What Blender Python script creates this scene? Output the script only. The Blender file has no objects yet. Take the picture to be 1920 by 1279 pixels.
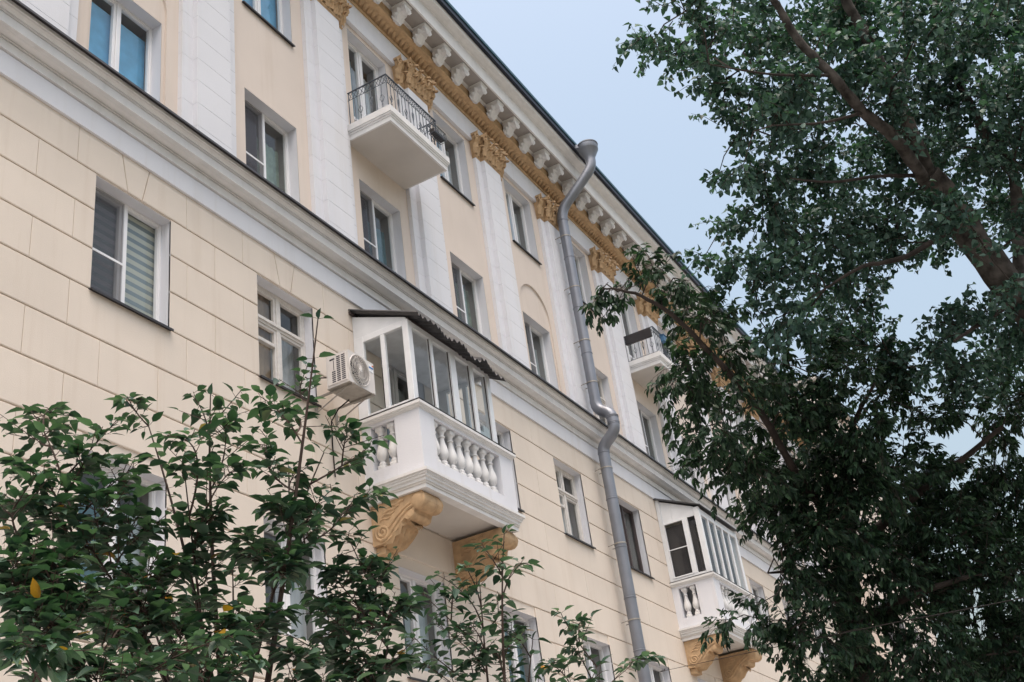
import bpy, math, random
import numpy as np
from mathutils import Vector, Matrix

C = bpy.context
scene = C.scene
COL = scene.collection
random.seed(7)
S = 8.5            # one facade unit in metres; x along the facade, y into it (negative = towards the street)
GZ = 1.6           # eye height, the zero of the facade's z

# ------------------------------------------------------------------ camera, sky, sun, exposure
cam_d = bpy.data.cameras.new('camera'); cam = bpy.data.objects.new('camera', cam_d); COL.objects.link(cam)
cam_d.sensor_width = 36.0; cam_d.lens = 2185.9 / 1920 * 36.0; cam_d.clip_end = 2000; cam_d.clip_start = 0.05
right = Vector((0.49226491, -0.86096732, -0.12810362))
up = Vector((-0.36563087, -0.33808154, 0.86718795))
back = Vector((-0.78992995, -0.38004756, -0.48122191))
M = Matrix((right, up, back)).transposed().to_4x4(); M.translation = Vector((0, -S, GZ)); cam.matrix_world = M
scene.camera = cam

SUN_EL, SUN_AZ = math.radians(73), math.radians(246)     # azimuth clockwise from +Y
w = bpy.data.worlds.new('World'); scene.world = w; w.use_nodes = True
nt = w.node_tree; bg = nt.nodes['Background']
sky = nt.nodes.new('ShaderNodeTexSky'); sky.sky_type = 'NISHITA'; sky.sun_disc = False
sky.sun_elevation = SUN_EL; sky.sun_rotation = SUN_AZ
sky.air_density = 1.6; sky.dust_density = 10.0; sky.ozone_density = 0.5; sky.altitude = 100
hs = nt.nodes.new('ShaderNodeHueSaturation'); hs.inputs['Saturation'].default_value = 0.86; hs.inputs['Hue'].default_value = 0.49
nt.links.new(sky.outputs[0], hs.inputs['Color']); nt.links.new(hs.outputs[0], bg.inputs[0]); bg.inputs[1].default_value = 0.137
sd = bpy.data.lights.new('sun', 'SUN'); sd.energy = 0.75; sd.angle = math.radians(60); sd.color = (1.0, 0.98, 0.96)
sun = bpy.data.objects.new('sun', sd); COL.objects.link(sun)
sdir = Vector((math.sin(SUN_AZ) * math.cos(SUN_EL), math.cos(SUN_AZ) * math.cos(SUN_EL), math.sin(SUN_EL)))
sun.rotation_euler = sdir.to_track_quat('Z', 'Y').to_euler(); sun.location = (0, -30, 40)
vs = scene.view_settings; vs.view_transform = 'Standard'; vs.look = 'None'; vs.gamma = 1; vs.use_curve_mapping = False
vs.exposure = 1.0
scene.cycles.use_denoising = True
scene.cycles.max_bounces = 8; scene.cycles.transparent_max_bounces = 16

# ------------------------------------------------------------------ materials
MATS = {}
def mat(name, col, rough=0.7, metal=0.0, var=0.06, nscale=3.0, bump=0.0, bscale=60.0, streak=0.0, dirt=None, spec=0.3, objvar=0.0):
    m = bpy.data.materials.new(name); m.use_nodes = True; t = m.node_tree; N = t.nodes; L = t.links
    b = N['Principled BSDF']; b.inputs['Roughness'].default_value = rough; b.inputs['Metallic'].default_value = metal
    b.inputs['Specular IOR Level'].default_value = spec
    geo = N.new('ShaderNodeNewGeometry')
    n1 = N.new('ShaderNodeTexNoise'); n1.inputs['Scale'].default_value = nscale; n1.inputs['Detail'].default_value = 6
    L.new(geo.outputs['Position'], n1.inputs['Vector'])
    mr = N.new('ShaderNodeMapRange'); mr.inputs[1].default_value = 0.3; mr.inputs[2].default_value = 0.7
    mr.inputs[3].default_value = 1 - var; mr.inputs[4].default_value = 1 + var
    L.new(n1.outputs['Fac'], mr.inputs[0])
    val = mr.outputs[0]
    if objvar:
        oi = N.new('ShaderNodeObjectInfo'); m2 = N.new('ShaderNodeMapRange')
        m2.inputs[3].default_value = 1 - objvar; m2.inputs[4].default_value = 1 + objvar
        L.new(oi.outputs['Random'], m2.inputs[0])
        mm = N.new('ShaderNodeMath'); mm.operation = 'MULTIPLY'; L.new(val, mm.inputs[0]); L.new(m2.outputs[0], mm.inputs[1]); val = mm.outputs[0]
    rgb = N.new('ShaderNodeRGB'); rgb.outputs[0].default_value = (*col, 1)
    mul = N.new('ShaderNodeVectorMath'); mul.operation = 'SCALE'
    L.new(rgb.outputs[0], mul.inputs[0]); L.new(val, mul.inputs['Scale'])
    out = mul.outputs[0]
    if streak:
        mp = N.new('ShaderNodeMapping'); mp.inputs['Scale'].default_value = (2.2, 2.2, 0.16); L.new(geo.outputs['Position'], mp.inputs[0])
        n2 = N.new('ShaderNodeTexNoise'); n2.inputs['Scale'].default_value = 2.0; n2.inputs['Detail'].default_value = 8; n2.inputs['Roughness'].default_value = 0.65
        L.new(mp.outputs[0], n2.inputs['Vector'])
        r2 = N.new('ShaderNodeMapRange'); r2.inputs[1].default_value = 0.52; r2.inputs[2].default_value = 0.78; r2.inputs[4].default_value = streak
        L.new(n2.outputs['Fac'], r2.inputs[0])
        mx = N.new('ShaderNodeMix'); mx.data_type = 'RGBA'; L.new(r2.outputs[0], mx.inputs[0]); L.new(out, mx.inputs[6])
        d = dirt or tuple(c * 0.45 for c in col); mx.inputs[7].default_value = (*d, 1); out = mx.outputs[2]
    L.new(out, b.inputs['Base Color'])
    if bump:
        n3 = N.new('ShaderNodeTexNoise'); n3.inputs['Scale'].default_value = bscale; n3.inputs['Detail'].default_value = 5
        L.new(geo.outputs['Position'], n3.inputs['Vector'])
        bp = N.new('ShaderNodeBump'); bp.inputs['Strength'].default_value = bump; bp.inputs['Distance'].default_value = 0.01
        L.new(n3.outputs['Fac'], bp.inputs['Height']); L.new(bp.outputs[0], b.inputs['Normal'])
    MATS[name] = m; return m

def glass(name, tint, refl=1.0):
    m = bpy.data.materials.new(name); m.use_nodes = True; t = m.node_tree; N = t.nodes; L = t.links
    for n in list(N): N.remove(n)
    o = N.new('ShaderNodeOutputMaterial'); tr = N.new('ShaderNodeBsdfTransparent'); tr.inputs[0].default_value = (*tint, 1)
    g = N.new('ShaderNodeBsdfGlossy'); g.inputs['Roughness'].default_value = 0.02; g.inputs[0].default_value = (refl, refl, refl, 1)
    geo = N.new('ShaderNodeNewGeometry'); nz = N.new('ShaderNodeTexNoise'); nz.inputs['Scale'].default_value = 1.6
    L.new(geo.outputs['Position'], nz.inputs['Vector'])
    bp = N.new('ShaderNodeBump'); bp.inputs['Strength'].default_value = 0.12; bp.inputs['Distance'].default_value = 0.05
    L.new(nz.outputs['Fac'], bp.inputs['Height']); L.new(bp.outputs[0], g.inputs['Normal'])
    fr = N.new('ShaderNodeFresnel'); mi = N.new('ShaderNodeMapRange'); mi.inputs[3].default_value = 1.5; mi.inputs[4].default_value = 1 / 1.5
    L.new(geo.outputs['Backfacing'], mi.inputs[0]); L.new(mi.outputs[0], fr.inputs[0])
    mx = N.new('ShaderNodeMixShader'); L.new(fr.outputs[0], mx.inputs[0]); L.new(tr.outputs[0], mx.inputs[1]); L.new(g.outputs[0], mx.inputs[2])
    L.new(mx.outputs[0], o.inputs[0]); MATS[name] = m; return m

def leafmat(name, cols, yellow=0.0, trans=0.25, rough=0.45):
    m = bpy.data.materials.new(name); m.use_nodes = True; t = m.node_tree; N = t.nodes; L = t.links
    b = N['Principled BSDF']; b.inputs['Roughness'].default_value = rough; b.inputs['Specular IOR Level'].default_value = 0.22
    geo = N.new('ShaderNodeNewGeometry'); oi = N.new('ShaderNodeObjectInfo')
    ad = N.new('ShaderNodeMath'); ad.operation = 'ADD'; fr = N.new('ShaderNodeMath'); fr.operation = 'FRACT'
    L.new(geo.outputs['Random Per Island'], ad.inputs[0]); L.new(oi.outputs['Random'], ad.inputs[1]); L.new(ad.outputs[0], fr.inputs[0])
    cr = N.new('ShaderNodeValToRGB'); e = cr.color_ramp.elements
    e[0].color = (*cols[0], 1); e[1].color = (*cols[-1], 1); e[1].position = 1 - yellow - 0.005 if yellow else 1
    for i, c in enumerate(cols[1:-1]):
        x = e.new((i + 1) / (len(cols) - 1) * (1 - yellow - 0.02)); x.color = (*c, 1)
    if yellow:
        x = e.new(1 - yellow); x.color = (0.36, 0.17, 0.02, 1)
    L.new(fr.outputs[0], cr.inputs[0]); L.new(cr.outputs[0], b.inputs['Base Color'])
    tl = N.new('ShaderNodeBsdfTranslucent'); sc = N.new('ShaderNodeVectorMath'); sc.operation = 'MULTIPLY'; sc.inputs[1].default_value = (0.9, 1.25, 0.5)
    L.new(cr.outputs[0], sc.inputs[0]); L.new(sc.outputs[0], tl.inputs[0])
    mx = N.new('ShaderNodeMixShader'); mx.inputs[0].default_value = trans
    L.new(b.outputs[0], mx.inputs[1]); L.new(tl.outputs[0], mx.inputs[2]); L.new(mx.outputs[0], N['Material Output'].inputs[0])
    MATS[name] = m; return m

TAN = mat('tan plaster', (0.68, 0.605, 0.53), 0.9, var=0.05, nscale=0.9, bump=0.25, bscale=90, streak=0.36, dirt=(0.50, 0.40, 0.31), objvar=0.012)
TANU = mat('smooth tan plaster', (0.67, 0.59, 0.53), 0.9, var=0.045, nscale=0.8, bump=0.12, bscale=70, streak=0.34, dirt=(0.52, 0.42, 0.33))
WHITE = mat('white plaster', (0.69, 0.70, 0.745), 0.85, var=0.03, nscale=1.2, bump=0.2, bscale=70, streak=0.3, dirt=(0.54, 0.51, 0.47), objvar=0.008)
STUCCO = mat('white moulding', (0.70, 0.70, 0.705), 0.85, var=0.05, nscale=4, bump=0.15, bscale=80, streak=0.32, dirt=(0.47, 0.45, 0.42))
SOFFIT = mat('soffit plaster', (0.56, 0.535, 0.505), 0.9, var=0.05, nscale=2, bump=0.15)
AMBER = mat('amber paint', (0.50, 0.345, 0.205), 0.78, var=0.16, nscale=9, bump=0.4, bscale=60, streak=0.55, dirt=(0.25, 0.16, 0.095), objvar=0.05)
SOFFITG = mat('grey cornice soffit', (0.36, 0.34, 0.325), 0.9, var=0.06, nscale=2, bump=0.15, streak=0.2, dirt=(0.24, 0.22, 0.20))  # darker grey than the other soffits
NAVY = mat('dark gutter metal', (0.014, 0.018, 0.034), 0.45, 0.2, var=0.2, spec=0.5)
AMBERD = mat('amber paint in the recess', (0.48, 0.285, 0.125), 0.8, var=0.1, nscale=6)
METAL = mat('dark sheet metal', (0.035, 0.032, 0.034), 0.45, 0.3, var=0.2, nscale=5, spec=0.5)
ROOFM = mat('dark teal roof metal', (0.018, 0.075, 0.105), 0.4, 0.2, var=0.15, nscale=4, spec=0.5)
PIPE = mat('grey painted pipe', (0.20, 0.215, 0.25), 0.36, 0.35, var=0.10, nscale=3, streak=0.4, dirt=(0.12, 0.115, 0.125), spec=0.5)
PVC = mat('white window plastic', (0.78, 0.78, 0.80), 0.35, var=0.02, spec=0.5)
WOOD = mat('old white window wood', (0.66, 0.63, 0.60), 0.6, var=0.08, nscale=14, bump=0.3, bscale=120)
ALU = mat('white glazing frame', (0.72, 0.74, 0.77), 0.4, var=0.04, nscale=6)
DFRAME = mat('dark window frame', (0.07, 0.055, 0.055), 0.45)
SHEET = mat('corrugated sheet', (0.075, 0.075, 0.08), 0.5, 0.2, var=0.25, nscale=6)
IRON = mat('dark wrought iron', (0.075, 0.09, 0.11), 0.45, 0.3, var=0.2)
ACP = mat('air conditioner paint', (0.63, 0.60, 0.58), 0.45, var=0.04, nscale=8)
ACD = mat('air conditioner dark', (0.03, 0.03, 0.045), 0.6)
STICK = mat('label white', (0.75, 0.77, 0.8), 0.4, var=0.0)
STICKB = mat('label blue', (0.04, 0.16, 0.42), 0.4, var=0.0)
STICKR = mat('label orange', (0.6, 0.13, 0.03), 0.4, var=0.0)
ZINC = mat('zinc bracket', (0.34, 0.32, 0.29), 0.5, 0.4, var=0.15, nscale=10)
CABLE = mat('black cable', (0.018, 0.016, 0.016), 0.8, spec=0.1)
BARK = mat('pale bark', (0.068, 0.062, 0.058), 0.95, var=0.75, nscale=9, bump=1.0, bscale=22, spec=0.1)
BARKD = mat('brown bark', (0.035, 0.028, 0.025), 0.9, var=0.5, nscale=9, bump=0.8, bscale=25)
STEM = mat('twig bark', (0.05, 0.032, 0.025), 0.8, var=0.3, nscale=20)
PLANK = mat('balcony boards', (0.32, 0.22, 0.15), 0.7, var=0.15, nscale=10)
PLASTB = mat('blue plastic', (0.05, 0.13, 0.24), 0.5)
ASPH = mat('asphalt', (0.09, 0.09, 0.09), 0.95, var=0.2, nscale=3, bump=0.4, bscale=120)
EARTH = mat('lawn soil', (0.12, 0.115, 0.08), 1.0, var=0.35, nscale=1.5)
PAVE = mat('pavement', (0.29, 0.275, 0.26), 0.95, var=0.12, nscale=2)
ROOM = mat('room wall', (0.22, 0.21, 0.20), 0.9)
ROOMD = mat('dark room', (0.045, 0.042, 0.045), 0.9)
CURT_REFL = {k: mat('curtain ' + k, v, 0.9, var=0.32 if k in ('green', 'teal') else 0.14, nscale=5) for k, v in dict(
    blue=(0.12, 0.38, 0.62), grey=(0.46, 0.48, 0.50), green=(0.22, 0.29, 0.24), mauve=(0.13, 0.105, 0.12), white=(0.55, 0.57, 0.6), tan=(0.3, 0.22, 0.15), dark=(0.05, 0.05, 0.055), teal=(0.10, 0.20, 0.24), pale=(0.42, 0.48, 0.50)).items()}  # blue paints in reflected sky, mottled green paints in reflected foliage
BLINDA = mat('blind dark stripe', (0.17, 0.21, 0.23), 0.8, var=0.06); BLINDB = mat('blind light stripe', (0.50, 0.51, 0.45), 0.8, var=0.06)
BLINDC = mat('blind grey stripe', (0.34, 0.35, 0.39), 0.8, var=0.06)
NET = bpy.data.materials.new('insect net')
GLASS = glass('window glass', (0.92, 0.95, 0.95)); GLASSC = glass('balcony glass', (0.95, 0.97, 0.97), 0.65); 
def net_material():
    m = NET; m.use_nodes = True; t = m.node_tree; N = t.nodes; L = t.links
    b = N['Principled BSDF']; b.inputs['Base Color'].default_value = (0.05, 0.045, 0.05, 1)
    tr = N.new('ShaderNodeBsdfTransparent'); mx = N.new('ShaderNodeMixShader'); mx.inputs[0].default_value = 0.5
    L.new(tr.outputs[0], mx.inputs[1]); L.new(b.outputs[0], mx.inputs[2]); L.new(mx.outputs[0], N['Material Output'].inputs[0])
net_material()
LEAFA = leafmat('linden leaf', [(0.020, 0.046, 0.034), (0.036, 0.074, 0.05), (0.055, 0.10, 0.068), (0.115, 0.18, 0.135)], yellow=0.004)
LEAFB = leafmat('poplar leaf', [(0.020, 0.048, 0.042), (0.036, 0.078, 0.066), (0.058, 0.115, 0.098), (0.12, 0.20, 0.18)])
LEAFC = leafmat('maple leaf', [(0.010, 0.024, 0.017), (0.018, 0.040, 0.026), (0.028, 0.060, 0.036), (0.055, 0.105, 0.06)])

# ------------------------------------------------------------------ mesh builder (facade units unless raw)
def V(p): return (p[0] * S, p[1] * S, GZ + p[2] * S)

class MB:
    def __init__(s): s.v = []; s.f = []; s.mi = []; s.cm = 0
    def add(s, vs, fs):
        k = len(s.v); s.v += [tuple(v) for v in vs]; s.f += [tuple(i + k for i in f) for f in fs]; s.mi += [s.cm] * len(fs); return s
    def box(s, x0, x1, y0, y1, z0, z1, c=0.0):
        if c <= 0:
            v = [(x, y, z) for z in (z0, z1) for y in (y0, y1) for x in (x0, x1)]
            return s.add(v, [(0, 2, 3, 1), (4, 5, 7, 6), (0, 1, 5, 4), (2, 6, 7, 3), (0, 4, 6, 2), (1, 3, 7, 5)])
        # chamfered box: 24 vertices
        v = []; idx = {}
        for a in (0, 1):
            for b in (0, 1):
                for d in (0, 1):
                    for ax in range(3):
                        p = [(x0, x1)[a], (y0, y1)[b], (z0, z1)[d]]
                        sg = [(1, -1)[a], (1, -1)[b], (1, -1)[d]]
                        for q in range(3):
                            if q != ax: p[q] += sg[q] * c
                        idx[(a, b, d, ax)] = len(v); v.append(tuple(p))
        f = []
        f += [tuple(idx[(a, b, d, 0)] for b, d in (((0, 0), (0, 1), (1, 1), (1, 0)) if a == 0 else ((0, 0), (1, 0), (1, 1), (0, 1)))) for a in (0, 1)]
        f += [tuple(idx[(a, b, d, 1)] for a, d in (((0, 0), (1, 0), (1, 1), (0, 1)) if b == 0 else ((0, 0), (0, 1), (1, 1), (1, 0)))) for b in (0, 1)]
        f += [tuple(idx[(a, b, d, 2)] for a, b in (((0, 0), (0, 1), (1, 1), (1, 0)) if d == 0 else ((0, 0), (1, 0), (1, 1), (0, 1)))) for d in (0, 1)]
        for i in (0, 1):
            for j in (0, 1):
                f.append((idx[(0, i, j, 1)], idx[(1, i, j, 1)], idx[(1, i, j, 2)], idx[(0, i, j, 2)]))
                f.append((idx[(i, 0, j, 0)], idx[(i, 1, j, 0)], idx[(i, 1, j, 2)], idx[(i, 0, j, 2)]))
                f.append((idx[(i, j, 0, 0)], idx[(i, j, 1, 0)], idx[(i, j, 1, 1)], idx[(i, j, 0, 1)]))
        for a in (0, 1):
            for b in (0, 1):
                for d in (0, 1): f.append(tuple(idx[(a, b, d, q)] for q in range(3)))
        return s.add(v, f)
    def strip(s, prof, x0, x1, xs=None):        # open (y,z) profile swept along x
        xs = xs or [x0, x1]; n = len(prof)
        v = [(x, y, z) for x in xs for (y, z) in prof]
        return s.add(v, [(a * n + i, a * n + i + 1, (a + 1) * n + i + 1, (a + 1) * n + i) for a in range(len(xs) - 1) for i in range(n - 1)])
    def prism(s, prof, x0, x1, c=0.0):          # closed (y,z) polygon with end caps
        n = len(prof); v = [(x, y, z) for x in (x0, x1) for (y, z) in prof]
        f = [(i, (i + 1) % n, n + (i + 1) % n, n + i) for i in range(n)]
        return s.add(v, f + [tuple(range(n))[::-1], tuple(range(n, 2 * n))])
    def tube(s, pts, r, n=8, cap=True):
        pts = [Vector(p) for p in pts]; rs = r if isinstance(r, (list, tuple)) else [r] * len(pts)
        v = []; prev = None
        for i, p in enumerate(pts):
            d = (pts[min(i + 1, len(pts) - 1)] - pts[max(i - 1, 0)]).normalized()
            if prev is None:
                a = d.cross(Vector((0, 0, 1)));
                if a.length < 1e-3: a = d.cross(Vector((1, 0, 0)))
                a.normalize()
            else:
                a = (prev - d * prev.dot(d)).normalized()
            prev = a; b = d.cross(a)
            v += [tuple(p + (a * math.cos(2 * math.pi * k / n) + b * math.sin(2 * math.pi * k / n)) * rs[i]) for k in range(n)]
        m = len(pts)
        f = [(i * n + k, i * n + (k + 1) % n, (i + 1) * n + (k + 1) % n, (i + 1) * n + k) for i in range(m - 1) for k in range(n)]
        if cap: f += [tuple(range(n))[::-1], tuple(range((m - 1) * n, m * n))]
        return s.add(v, f)
    def lathe(s, prof, c=(0, 0, 0), n=16, axis='z'):   # prof (radius, height)
        v = []
        for (r, h) in prof:
            for k in range(n):
                a = 2 * math.pi * k / n; q = (r * math.cos(a), r * math.sin(a), h)
                if axis == 'x': q = (q[2], q[0], q[1])
                if axis == 'y': q = (q[0], q[2], q[1])
                v.append((c[0] + q[0], c[1] + q[1], c[2] + q[2]))
        m = len(prof)
        f = [(i * n + k, i * n + (k + 1) % n, (i + 1) * n + (k + 1) % n, (i + 1) * n + k) for i in range(m - 1) for k in range(n)]
        return s.add(v, f + [tuple(range(n))[::-1], tuple(range((m - 1) * n, m * n))])
    def grid(s, P):                              # 2D list of points
        n = len(P[0]); v = [p for row in P for p in row]
        return s.add(v, [(i * n + j, i * n + j + 1, (i + 1) * n + j + 1, (i + 1) * n + j) for i in range(len(P) - 1) for j in range(n - 1)])
    def mesh(s, name, mats, smooth=False, raw=False, local=False):
        me = bpy.data.meshes.new(name)
        vs = s.v if raw else ([(a * S, b * S, c * S) for a, b, c in s.v] if local else [V(p) for p in s.v])
        me.from_pydata(vs, [], s.f)
        for m in (mats if isinstance(mats, (list, tuple)) else [mats]): me.materials.append(m)
        if any(s.mi): me.polygons.foreach_set('material_index', s.mi)
        bmn = __import__('bmesh').new(); bmn.from_mesh(me)
        __import__('bmesh').ops.recalc_face_normals(bmn, faces=bmn.faces); bmn.to_mesh(me); bmn.free()
        if smooth:
            me.polygons.foreach_set('use_smooth', [True] * len(me.polygons))
            try: me.set_sharp_from_angle(angle=math.radians(smooth if smooth > 1 else 40))
            except Exception: pass
        return me
    def build(s, name, mats, parent=None, smooth=False, raw=False, loc=None, local=False):
        return link(name, s.mesh(name, mats, smooth, raw, local), parent, loc)

def link(name, me, parent=None, loc=None):
    o = bpy.data.objects.new(name, me); COL.objects.link(o)
    if parent is not None: o.parent = parent
    if loc is not None: o.location = loc
    return o
def tag(o, label=None, cat=None, group=None, kind=None):
    if label: o['label'] = label
    if cat: o['category'] = cat
    if group: o['group'] = group
    if kind: o['kind'] = kind
    return o
def empty(name, loc=(0, 0, 0), parent=None):
    o = bpy.data.objects.new(name, None); COL.objects.link(o); o.location = loc; o.empty_display_size = 0.3
    if parent is not None: o.parent = parent
    return o
# ------------------------------------------------------------------ ground
XA, XB = 0.22, 4.86                     # built length of the facade (units)
mb = MB(); mb.add([(-400, -400, 0), (400, -400, 0), (400, 400, 0), (-400, 400, 0)], [(0, 1, 2, 3)]); g = mb.build('ground', EARTH, raw=True); tag(g, kind='structure')
mb = MB(); mb.box(-60, 90, -13.5, -0.0, -0.3, 0.02, 0.0); g = mb.build('pavement', PAVE, raw=True); tag(g, kind='structure')
mb = MB(); mb.box(-60, 90, -24, -13.7, -0.3, 0.008); g = mb.build('road', ASPH, raw=True); tag(g, kind='structure')
mb = MB(); mb.box(-60, 90, -13.7, -13.5, -0.3, 0.14); g = mb.build('kerb', PAVE, raw=True); tag(g, kind='structure')

# ------------------------------------------------------------------ the building
HOUSE = empty('apartment_building'); tag(HOUSE, 'long cream and white apartment block with ornate amber capitals and bracketed cornice', 'building')
PITCH = 0.3308
LC = [0.950 - PITCH, 0.950, 1.2738, 1.605, 1.937, 2.270, 2.604, 2.926, 3.257, 3.588, 3.919, 4.25, 4.58]   # lower bay centres
UC = [0.9385 + PITCH * (i - 1) for i in range(13)]                                                  # upper bay centres
YU = 0.012                                 # upper wall plane
YR = 0.022                                 # depth of window frames behind the lower wall
H3T, H3B = 1.018, 0.8365                   # third-floor openings
H2T, H2B = 0.617, 0.4365
H4T, H4B = 1.4046, 1.196
H5T, H5B = 1.801, 1.6045
WH = 0.0692                                # half width of an opening

def rects(xs, zs, holes):
    out = []
    for i in range(len(xs) - 1):
        for j in range(len(zs) - 1):
            cx, cz = (xs[i] + xs[i + 1]) / 2, (zs[j] + zs[j + 1]) / 2
            if not any(h[0] < cx < h[1] and h[2] < cz < h[3] for h in holes): out.append((xs[i], xs[i + 1], zs[j], zs[j + 1]))
    return out

holes_low = []
for c in LC:
    holes_low.append((c - WH, c + WH, H3B, H3T)); holes_low.append((c - WH, c + WH, H2B, H2T))
for i in (3, 7):                            # balcony doors reach the floor of the balconies
    holes_low = [h for h in holes_low if not (abs((h[0] + h[1]) / 2 - LC[i]) < 0.01 and h[3] == H3T)]
    holes_low.append((LC[i] - WH, LC[i] + WH, 0.735, H3T))
xs = sorted({XA, XB} | {h[0] for h in holes_low} | {h[1] for h in holes_low}); zs = sorted({-0.19, 1.0835} | {h[2] for h in holes_low} | {h[3] for h in holes_low})
mb = MB()
for (a, b, c, d) in rects(xs, zs, holes_low): mb.add([(a, 0.0026, c), (b, 0.0026, c), (b, 0.0026, d), (a, 0.0026, d)], [(0, 1, 2, 3)])
mb.build('rusticated_wall', TAN, HOUSE)
# body of the house behind (closed, so no light leaks through)
mb = MB(); mb.box(XA, XB, 0.13, 1.3, -0.19, 1.96); mb.build('house_core', TANU, HOUSE)
mb = MB(); mb.box(XA - 0.004, XA, 0.0, 1.3, -0.19, 1.93); mb.build('gable_wall', TAN, HOUSE)

# rusticated blocks
COURSES = [1.0820, 1.0215, 0.9605, 0.8990, 0.8375, 0.7712, 0.7045, 0.6375, 0.5770, 0.5165, 0.4560, 0.3890, 0.3220, 0.2550]
nblk = 0
for r in range(len(COURSES) - 1):
    zt, zb = COURSES[r] - (0.0003 if r == 0 else 0.0013), COURSES[r + 1] + 0.0011
    joints = []
    for i, c in enumerate(LC):
        far = c > 1.75
        if r % 2 == 0: js = [c - 0.102, c + 0.102] if not far else [c - 0.165]
        else: js = [c - 0.164, c - 0.050, c + 0.050] if not far else [c]
        if r == 0 and not far: js = [c - 0.102, c + 0.100]
        joints += js
    key = [c for c in LC if r == 0 and c < 1.75]
    joints = sorted(j for j in joints if XA < j < XB); edges = [XA] + joints + [XB]
    for a, b in zip(edges[:-1], edges[1:]):
        gx = 0.00030 if a < 1.9 else 0.00022
        parts = [(a + gx, b - gx)]
        for h in holes_low:
            if h[2] < (zt + zb) / 2 < h[3]:
                np_ = []
                for (p, q) in parts:
                    if h[1] <= p or h[0] >= q: np_.append((p, q)); continue
                    if h[0] - p > 0.004: np_.append((p, h[0]))
                    if q - h[1] > 0.004: np_.append((h[1], q))
                parts = np_
        for (p, q) in parts:
            kc = [c for c in key if p < c < q]
            mb = MB(); c = 0.0011
            dy = random.uniform(-0.00012, 0.00012)
            def blk(top, bot):      # top/bot: (x0,x1) at zt and zb
                o = [(top[0], zt), (top[1], zt), (bot[1], zb), (bot[0], zb)]
                cx_ = 0.0006
                inn = [(top[0] + cx_, zt - c), (top[1] - cx_, zt - c), (bot[1] - cx_, zb + c), (bot[0] + cx_, zb + c)]
                v = [(x, 0.0030, z) for x, z in o] + [(x, c * 0.6 + dy, z) for x, z in o] + [(x, dy, z) for x, z in inn]
                f = [(i, (i + 1) % 4, 4 + (i + 1) % 4, 4 + i) for i in range(4)] + [(4 + i, 4 + (i + 1) % 4, 8 + (i + 1) % 4, 8 + i) for i in range(4)] + [(8, 9, 10, 11)]
                mb.add(v, f)
            if kc:                   # voussoirs over the window: two flanks and a keystone
                k = kc[0]; gj = 0.0007
                for tp, bt in (((p, k - 0.026 - gj), (p, k - 0.0135 - gj)), ((k - 0.026 + gj, k + 0.026 - gj), (k - 0.0135 + gj, k + 0.0135 - gj)), ((k + 0.026 + gj, q), (k + 0.0135 + gj, q))):
                    mb = MB(); blk(tp, bt); mb.build('stone_block', TAN, HOUSE); nblk += 1
            else:
                blk((p, q), (p, q)); o = mb.build('stone_block', TAN, HOUSE); nblk += 1
print('stone blocks', nblk)
mb = MB()
for z0, z1 in ((0.1885, 0.2539), (0.1220, 0.1863), (0.0550, 0.1198), (-0.19, 0.0528)):
    for (a, b, c, d) in rects(xs, [z0, z1], holes_low): mb.box(a, b, 0.0, 0.0028, z0, z1)
o = mb.build('base_courses', TAN, HOUSE); tag(o, kind='stuff')

# reveals of the lower openings: white plaster tunnels
def reveal(x0, x1, z0, z1, ya, yb, m=WHITE):
    mb = MB()
    mb.add([(x0, ya, z0), (x0, yb, z0), (x0, yb, z1), (x0, ya, z1), (x1, ya, z0), (x1, yb, z0), (x1, yb, z1), (x1, ya, z1)],
           [(0, 1, 2, 3), (4, 7, 6, 5), (3, 2, 6, 7), (0, 4, 5, 1)])
    return mb

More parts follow.
